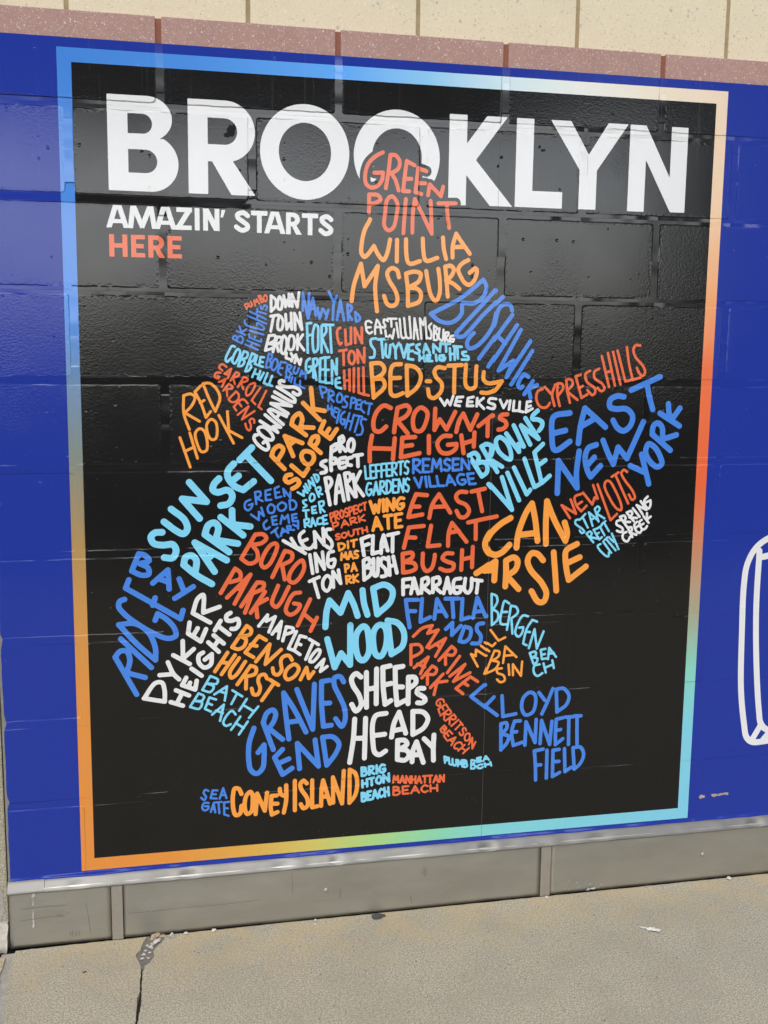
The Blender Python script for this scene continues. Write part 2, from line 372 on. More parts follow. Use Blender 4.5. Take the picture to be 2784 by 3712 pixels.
def smooth_pts(s):
    """control points 'x,y' (smooth) or 'x,y!' (corner); '@' closes the loop -> dense polyline"""
    closed = s.startswith('@'); pts = []; cor = []
    for q in s.lstrip('@').split():
        c = q.endswith('!'); a, b = q.rstrip('!').split(','); pts.append((float(a), float(b))); cor.append(c)
    P = np.array(pts); n = len(P)
    if closed:
        P = np.vstack([P, P[:1]]); cor.append(False); n += 1
    out = []
    for i in range(n - 1):
        p1, p2 = P[i], P[i + 1]
        if closed: p0 = P[i - 1] if i else P[n - 2]; p3 = P[i + 2] if i + 2 < n else P[1]
        else:
            p0 = P[i - 1] if i and not cor[i] else 2 * p1 - p2
            p3 = P[i + 2] if i + 2 < n and not cor[i + 1] else 2 * p2 - p1
        d = [max(np.linalg.norm(b - a), 1e-3) ** .5 for a, b in ((p0, p1), (p1, p2), (p2, p3))]
        m1 = (p2 - p1) / d[1] * d[1] if False else None
        t0, t1, t2, t3 = 0, d[0], d[0] + d[1], d[0] + d[1] + d[2]
        st = max(2, int(np.linalg.norm(p2 - p1) / 4))
        for t in np.linspace(t1, t2, st, endpoint=False):
            a1 = (t1 - t) / (t1 - t0) * p0 + (t - t0) / (t1 - t0) * p1
            a2 = (t2 - t) / (t2 - t1) * p1 + (t - t1) / (t2 - t1) * p2
            a3 = (t3 - t) / (t3 - t2) * p2 + (t - t2) / (t3 - t2) * p3
            b1 = (t2 - t) / (t2 - t0) * a1 + (t - t0) / (t2 - t0) * a2
            b2 = (t3 - t) / (t3 - t1) * a2 + (t - t1) / (t3 - t1) * a3
            out.append((t2 - t) / (t2 - t1) * b1 + (t - t1) / (t2 - t1) * b2)
    out.append(P[-1])
    return np.array(out)

def strokes_sdf(polys, r, xs, ys, gx=None):
    """distance to a set of polylines minus radius; only evaluated in each segment's neighbourhood"""
    f = np.full((len(ys), len(xs)), 50.0); st = xs[1] - xs[0]
    X0 = xs if gx is None else gx
    for P in polys:
        for a, b in zip(P[:-1], P[1:]):
            m = r + 12
            i0, i1 = np.searchsorted(X0, [min(a[0], b[0]) - m, max(a[0], b[0]) + m]); j0, j1 = np.searchsorted(ys, [min(a[1], b[1]) - m, max(a[1], b[1]) + m])
            if i1 <= i0 or j1 <= j0: continue
            x = X0[None, i0:i1] - a[0]; y = ys[j0:j1, None] - a[1]
            dx, dy = b - a; L = dx * dx + dy * dy + 1e-9
            t = np.clip((x * dx + y * dy) / L, 0, 1)
            f[j0:j1, i0:i1] = np.minimum(f[j0:j1, i0:i1], np.hypot(x - t * dx, y - t * dy))
    return f - r

def poly_sdf(poly, xs, ys):
    P = np.array(poly, float); gx, gy = np.meshgrid(xs, ys); d = np.full(gx.shape, 1e9); s = np.zeros(gx.shape, bool)
    for a, b in zip(P, np.roll(P, -1, 0)):
        dx, dy = b - a; x = gx - a[0]; y = gy - a[1]
        t = np.clip((x * dx + y * dy) / (dx * dx + dy * dy + 1e-12), 0, 1); d = np.minimum(d, np.hypot(x - t * dx, y - t * dy))
        c = ((a[1] > gy) != (b[1] > gy))
        if dy: s ^= c & (x < dx * (gy - a[1]) / dy)
    return np.where(s, -d, d)
def rect(x0, y0, x1, y1): return [(x0, y0), (x1, y0), (x1, y1), (x0, y1)]
def arc(cx, cy, rx, ry, a0, a1, n=28): return [(cx + rx * math.cos(R(a)), cy + ry * math.sin(R(a))) for a in np.linspace(a0, a1, n)]
def seg(ax, ay, bx, by, w):
    d = np.array([bx - ax, by - ay], float); d /= np.linalg.norm(d); n = np.array([-d[1], d[0]]) * w / 2
    return [(ax + n[0], ay + n[1]), (bx + n[0], by + n[1]), (bx - n[0], by - n[1]), (ax - n[0], ay - n[1])]

# ------------------------------------------------------------------ the ground
def flat_poly(name, pts, z, mat, kind='structure', thick=.06):
    bm = bmesh.new(); vs = [bm.verts.new((x, y, z)) for x, y in pts]; f = bm.faces.new(vs)
    ex = bmesh.ops.extrude_face_region(bm, geom=[f])
    for v in [g for g in ex['geom'] if isinstance(g, bmesh.types.BMVert)]: v.co.z -= thick
    bmesh.ops.triangulate(bm, faces=[f for f in bm.faces if len(f.verts) > 4])
    o = bm_link(name, bm, mat); o['kind'] = kind; return o
CL = [(0.1555, -0.0111), (0.1452, -0.0425), (0.1351, -0.0827), (0.1272, -0.0924), (0.1253, -0.1106), (0.1349, -0.1417), (0.1368, -0.1529), (0.1348, -0.1983), (0.1343, -0.2525), (0.1282, -0.2841), (0.1273, -0.3127), (0.1238, -0.3738)]
CR = [(0.129, -0.3749), (0.1363, -0.3114), (0.1373, -0.2794), (0.1384, -0.2332), (0.1415, -0.1752), (0.1454, -0.1528), (0.1561, -0.1423), (0.168, -0.1191), (0.1665, -0.0927), (0.1726, -0.0788), (0.1869, -0.0586), (0.1977, -0.0255), (0.2021, -0.0144)]
def rough_line(pts, amp, step):
    out = []
    for (x0, y0), (x1, y1) in zip(pts[:-1], pts[1:]):
        n = max(1, int(math.hypot(x1 - x0, y1 - y0) / step))
        for i in range(n):
            t = i / n; out.append((x0 + (x1 - x0) * t + random.uniform(-amp, amp), y0 + (y1 - y0) * t + random.uniform(-amp, amp)))
    return out + [pts[-1]]
farL = rough_line([(.1238, -.3738), (.118, -.9), (.122, -1.6), (.115, -4.0)], .0015, .03)
farR = rough_line([(.121, -4.0), (.127, -1.6), (.124, -.9), (.129, -.3749)], .0015, .03)
cl = rough_line(CL, .0012, .006); cr = rough_line(CR, .0012, .006)
backL = rough_line([(-.158, -.026), (.02, -.0228), (.1555, -.0228)], .0012, .012)
backR = rough_line([(.2021, -.0225), (.9, -.0222), (1.9, -.0222), (9.0, -.022)], .0012, .02)
lefte = rough_line([(-.155, -4.0), (-.150, -1.0), (-.154, -.33), (-.162, -.12), (-.158, -.026)], .0015, .02)
flat_poly('pavement', lefte + backL[1:] + [p for p in cl if p[1] < -.0228] + farL[1:], 0.0, M_pave)
flat_poly('pavement', farR + [p for p in cr if p[1] < -.0228] + backR + [(9.0, -4.0)], 0.0, M_pave)
leftp = rough_line([(-.180, -.05), (-.182, -.10), (-.176, -.33), (-.172, -1.0), (-.170, -4.0)], .002, .02)
flat_poly('pavement', leftp + [(-6.0, -4.0), (-6.0, -.05)], 0.001, M_pave)
flat_poly('joint_filler', rough_line([(-.150, -.03), (-.150, -.4), (-.146, -1.2), (-.150, -4.0)], .001, .05) + rough_line([(-.174, -4.0), (-.176, -1.2), (-.182, -.4), (-.190, -.03)], .001, .05), -.004, M_sealant)
flat_poly('joint_filler', [(.10, -.015), (.215, -.015), (.20, -.06), (.175, -.12), (.150, -.160), (.125, -.160), (.105, -.10)], -.003, M_fill)
flat_poly('soil_bed', [(-6, .05), (9, .05), (9, -4.0), (-6, -4.0)], -.016, M_dirt, thick=.1)
flat_poly('kerb', [(-6, -4.003), (9, -4.003), (9, -4.15), (-6, -4.15)], .002, M_pave, thick=.16)
o = link('road', [(-400, -400, -.13), (400, -400, -.13), (400, 400, -.13), (-400, 400, -.13)], [(0, 1, 2, 3)], M_asphalt); o['kind'] = 'structure'

# ------------------------------------------------------------------ block wall
wall = empty('block_wall', (0, 0, 0))
tag(wall, 'masonry wall of cream ground-face blocks over a pink speckled course, carrying the blue wrap', 'wall')
ZP = GZ + .0785                      # top of the pink course
PL, PR = -.172, 6.2
bm = bmesh.new(); add_box(bm, PL, PR, 0.0, .30, 0.0, GZ - .116 - .002, .004); bm_link('wall_body', bm, M_core, wall)
# pink course: real blocks with raked red joints
bm = bmesh.new()
xs_ = [PL] + [.2187 + .405 * k for k in range(0, 15)] + [PR]
for a, b in zip(xs_[:-1], xs_[1:]):
    add_box(bm, a + (.0065 if a > PL else 0), b - (.0065 if b < PR else 0), -.0005 + random.uniform(-.0006, .0004), .30, GZ - .116, ZP, .0022)
bm_link('pink_course', bm, M_pink, wall)
bm = bmesh.new(); add_box(bm, PL + .01, PR - .01, .0035, .28, GZ - .114, ZP - .004); bm_link('pink_course_mortar', bm, M_red_mortar, wall)
# cream courses, set back behind the ledge of the pink course
bm = bmesh.new()
for r in range(3):
    z0 = ZP + .2025 * r; off = .020 if r % 2 == 0 else .2225
    x0 = PL
    cuts = [PL] + [off + .405 * k for k in range(-1, 16) if off + .405 * k > PL + .08 and off + .405 * k < PR - .05] + [PR]
    for a, b in zip(cuts[:-1], cuts[1:]):
        add_box(bm, a + .0052, b - .0052, .0716 + random.uniform(-.0007, .0007), .30, z0 + (.0005 if r == 0 else .005), z0 + .2025 - .005, .0018)
bm_link('cream_blocks', bm, M_cream, wall)
bm = bmesh.new(); add_box(bm, PL + .01, PR - .01, .0740, .29, ZP - .002, ZP + .2025 * 3 - .01); bm_link('tan_mortar', bm, M_tan_mortar, wall)

# beige pier beside it, a hair behind the wall face
pier = empty('concrete_pier', (-.6, 0, 0)); pier_loc = Vector((-.6, 0, 0))
tag(pier, 'beige rough concrete pier at the left end of the blue wall', 'pier')
bm = bmesh.new(); add_box(bm, -3.0 + .6, -.1765 + .6, .020, .32, -.02, 2.9, .004); bm_link('pier_face', bm, M_pier, pier)
# broken mortar haunch at its foot
bm = bmesh.new()
nx, nt_ = 46, 12; grid = []
for i in range(nx + 1):
    x = -.85 + (.673) * i / nx; row_ = []
    for j in range(nt_ + 1):
        t = j / nt_; a = t * math.pi / 2
        rr = .052 + .018 * mnoise.noise(Vector((x * 16, t * 3, 1.2))) + .010 * mnoise.noise(Vector((x * 60, t * 9, 3)))
        y = .021 - rr * .95 * math.cos(a); z = rr * 1.1 * math.sin(a) * (1.0 + .5 * mnoise.noise(Vector((x * 9, 4, 0))))
        row_.append(bm.verts.new((x + .6 + .004 * mnoise.noise(Vector((x * 70, t * 11, 8))), y, z - .004)))
    grid.append(row_)
for i in range(nx):
    for j in range(nt_): bm.faces.new((grid[i][j], grid[i + 1][j], grid[i + 1][j + 1], grid[i][j + 1]))
h = bm_link('mortar_haunch', bm, M_patch, pier, True); h['label'] = 'crumbling pale grey mortar along the foot of the pier'
# smooth pale repair above it
pp = rough_line([(-.40, .115), (-.30, .150), (-.205, .165), (-.192, .150), (-.186, .105), (-.190, .060), (-.40, .055)], .004, .02)
bm = bmesh.new(); vs = [bm.verts.new((x + .6, .0185, z)) for x, z in pp]; f = bm.faces.new(vs)
ex = bmesh.ops.extrude_face_region(bm, geom=[f])
for v in [g for g in ex['geom'] if isinstance(g, bmesh.types.BMVert)]: v.co.y += .004
p = bm_link('repair_patch', bm, M_sealant, pier); p['label'] = 'pale grey repair patch low on the pier'

# ------------------------------------------------------------------ blue wrap
wrap = empty('blue_vinyl_wrap', (0, 0, 0))
tag(wrap, 'glossy royal blue vinyl wrap covering the block wall around the black mural', 'vinyl wrap')
# left edge follows the block arris with small tears; bottom edge flares out over the metal lip
verts = []; faces = []; nxw = 260; xsw = [0.0] * 0
xr = np.concatenate([np.linspace(0, .4, 60), np.linspace(.41, 2.3, 190), np.linspace(2.4, 6.0, 20)])
zsw = list(np.linspace(-.021, 1.905, 150)) + [1.909, 1.9125, 1.9145, 1.9165, 1.9185, 1.9205, 1.9225, 1.9245, 1.9265, 1.9285]
def edge_x(Yd):
    x = -.1665 + .0020 * mnoise.noise(Vector((Yd * 9, 0, 5))) + .0012 * mnoise.noise(Vector((Yd * 40, 0, 2)))
    for jy in (1.327, 1.525, 1.724, 1.124, .927, .723):
        x += .0055 * math.exp(-((Yd - jy) / .010) ** 2)
    return x
for Yd in zsw:
    for t in xr:
        x = edge_x(Yd) * (1 - min(t / .1, 1)) + (-.1665) * min(t / .1, 1) + t
        y = -.0015
        if Yd > 1.9125:
            q = (Yd - 1.9125) / .016
            wv = .5 + .5 * mnoise.noise(Vector((x * 7, 1.5, 0))) + .35 * mnoise.noise(Vector((x * 21, 2.5, 0)))
            y -= .0045 * max(.15, wv) * math.sin(q * math.pi * .62) ** 2
            zz_ = Yd + .0022 * mnoise.noise(Vector((x * 11, 3, 1))) * q
        else: zz_ = Yd
        e = max(0, 1 - t / .004)
        if Yd > 0.1: y += .0012 * e
        verts.append((x, y, GZ - zz_))
nc = len(xr)
for j in range(len(zsw) - 1):
    for i in range(nc - 1): faces.append((j * nc + i, (j + 1) * nc + i, (j + 1) * nc + i + 1, j * nc + i + 1))
link('blue_film', verts, faces, M_blue, wrap, smooth=True)
# white outline drawing at the right
og = np.arange(1700, 2460, 1.5); ov = np.arange(1080, 1780, 1.5)
ol = ["1990,1112 1900,1118 1844,1128 1803,1136 1767,1162 1745,1205 1739,1260 1742,1400 1750,1555 1766,1655 1775,1690 1793,1706 1850,1706 2050,1703 2250,1700 2330,1690 2360,1640 2360,1400 2350,1230 2310,1150 2200,1115 1990,1112",
      "1779,1170 1780,1324 1792,1487 1809,1621 1817,1655 1842,1676 1990,1672 2250,1668", "1793,1700 1814,1664!", "1826,1703 1846,1680", "1990,1166 1860,1172 1792,1186", "2250,1668 2300,1640 2300,1300 2280,1200 2200,1168 1990,1166"]
so = strokes_sdf([smooth_pts(s) for s in ol], 8.6, og, ov)
wo = film('outline_drawing', so, og, ov, -.0022, vinyl('white_outline', COL['w']), wrap); wo['label'] = 'white hand-drawn outline of a rounded block letter'
# torn flecks low on the right
def flecks(name, blobs, y, mat, parent, st=.6):
    x0 = min(b[0] - b[2] for b in blobs) - 6; x1 = max(b[0] + b[2] for b in blobs) + 6; y0 = min(b[1] - b[3] for b in blobs) - 6; y1 = max(b[1] + b[3] for b in blobs) + 6
    xs = np.arange(x0, x1, st); ys = np.arange(y0, y1, st); gx, gy = np.meshgrid(xs, ys); f = np.full(gx.shape, 9.0)
    nzv = np.array([[mnoise.noise(Vector((a * .16, b * .16, 3.3))) + .6 * mnoise.noise(Vector((a * .45, b * .45, 7))) for a in xs] for b in ys])
    for bx, by, rx, ry in blobs: f = np.minimum(f, (np.sqrt(((gx - bx) / rx) ** 2 + ((gy - by) / ry) ** 2) - 1) * min(rx, ry))
    return film(name, f + nzv * 2.2, xs, ys, y, mat, parent)
fl = flecks('torn_film', [(1651, 1854, 9, 6), (1690, 1853, 13, 4), (1706, 1852, 12, 2.5), (1724, 1851, 9, 4)], -.0024, M_tear, wrap); fl['label'] = 'torn brown and white scuff in the blue film'
sp_ = flecks('grey_spot', [(1862, 1046, 22, 24)], -.0024, M_greyspot, wrap, 1.5); sp_['label'] = 'faint dark grey round spot'

# ------------------------------------------------------------------ the mural
mural = empty('vinyl_mural', (0, 0, 0))
tag(mural, 'tall black mural with a rainbow border and a map of hand-lettered place names under BROOKLYN', 'mural')
yb = -.0024
PWm, PHm, B_ = 1.611, 1.912, .0305
link('black_background', [(B_, yb, GZ - B_), (PWm - B_, yb, GZ - B_), (PWm - B_, yb, GZ - PHm + B_), (B_, yb, GZ - PHm + B_)], [(0, 3, 2, 1)], M_black, mural)
o_ = [(0, 0), (PWm, 0), (PWm, PHm), (0, PHm)]; i_ = [(B_, B_), (PWm - B_, B_), (PWm - B_, PHm - B_), (B_, PHm - B_)]
V = [(x, yb, GZ - z) for x, z in o_ + i_]
bo = link('gradient_border', V, [(0, 4, 5, 1), (1, 5, 6, 2), (2, 6, 7, 3), (3, 7, 4, 0)], M_border, mural, [0, 1, 2, 3])
bo['label'] = 'border printed in a gradient of blue, cream, coral, aqua and orange'
# film seams: the overlap edges of the printed drops
M_seam = plain('seam_edge', (.10, .10, .105), .5, .2, 30)
for sx, w_ in ((1017.6, .7),):
    s = link('film_seam', [(sx / 1000, yb - .00035, GZ - .0005), ((sx + w_) / 1000, yb - .00035, GZ - .0005), ((sx + w_) / 1000, yb - .00035, GZ - 1.9115), (sx / 1000, yb - .00035, GZ - 1.9115)], [(0, 3, 2, 1)], M_seam, mural)
SEAM = 1018.0

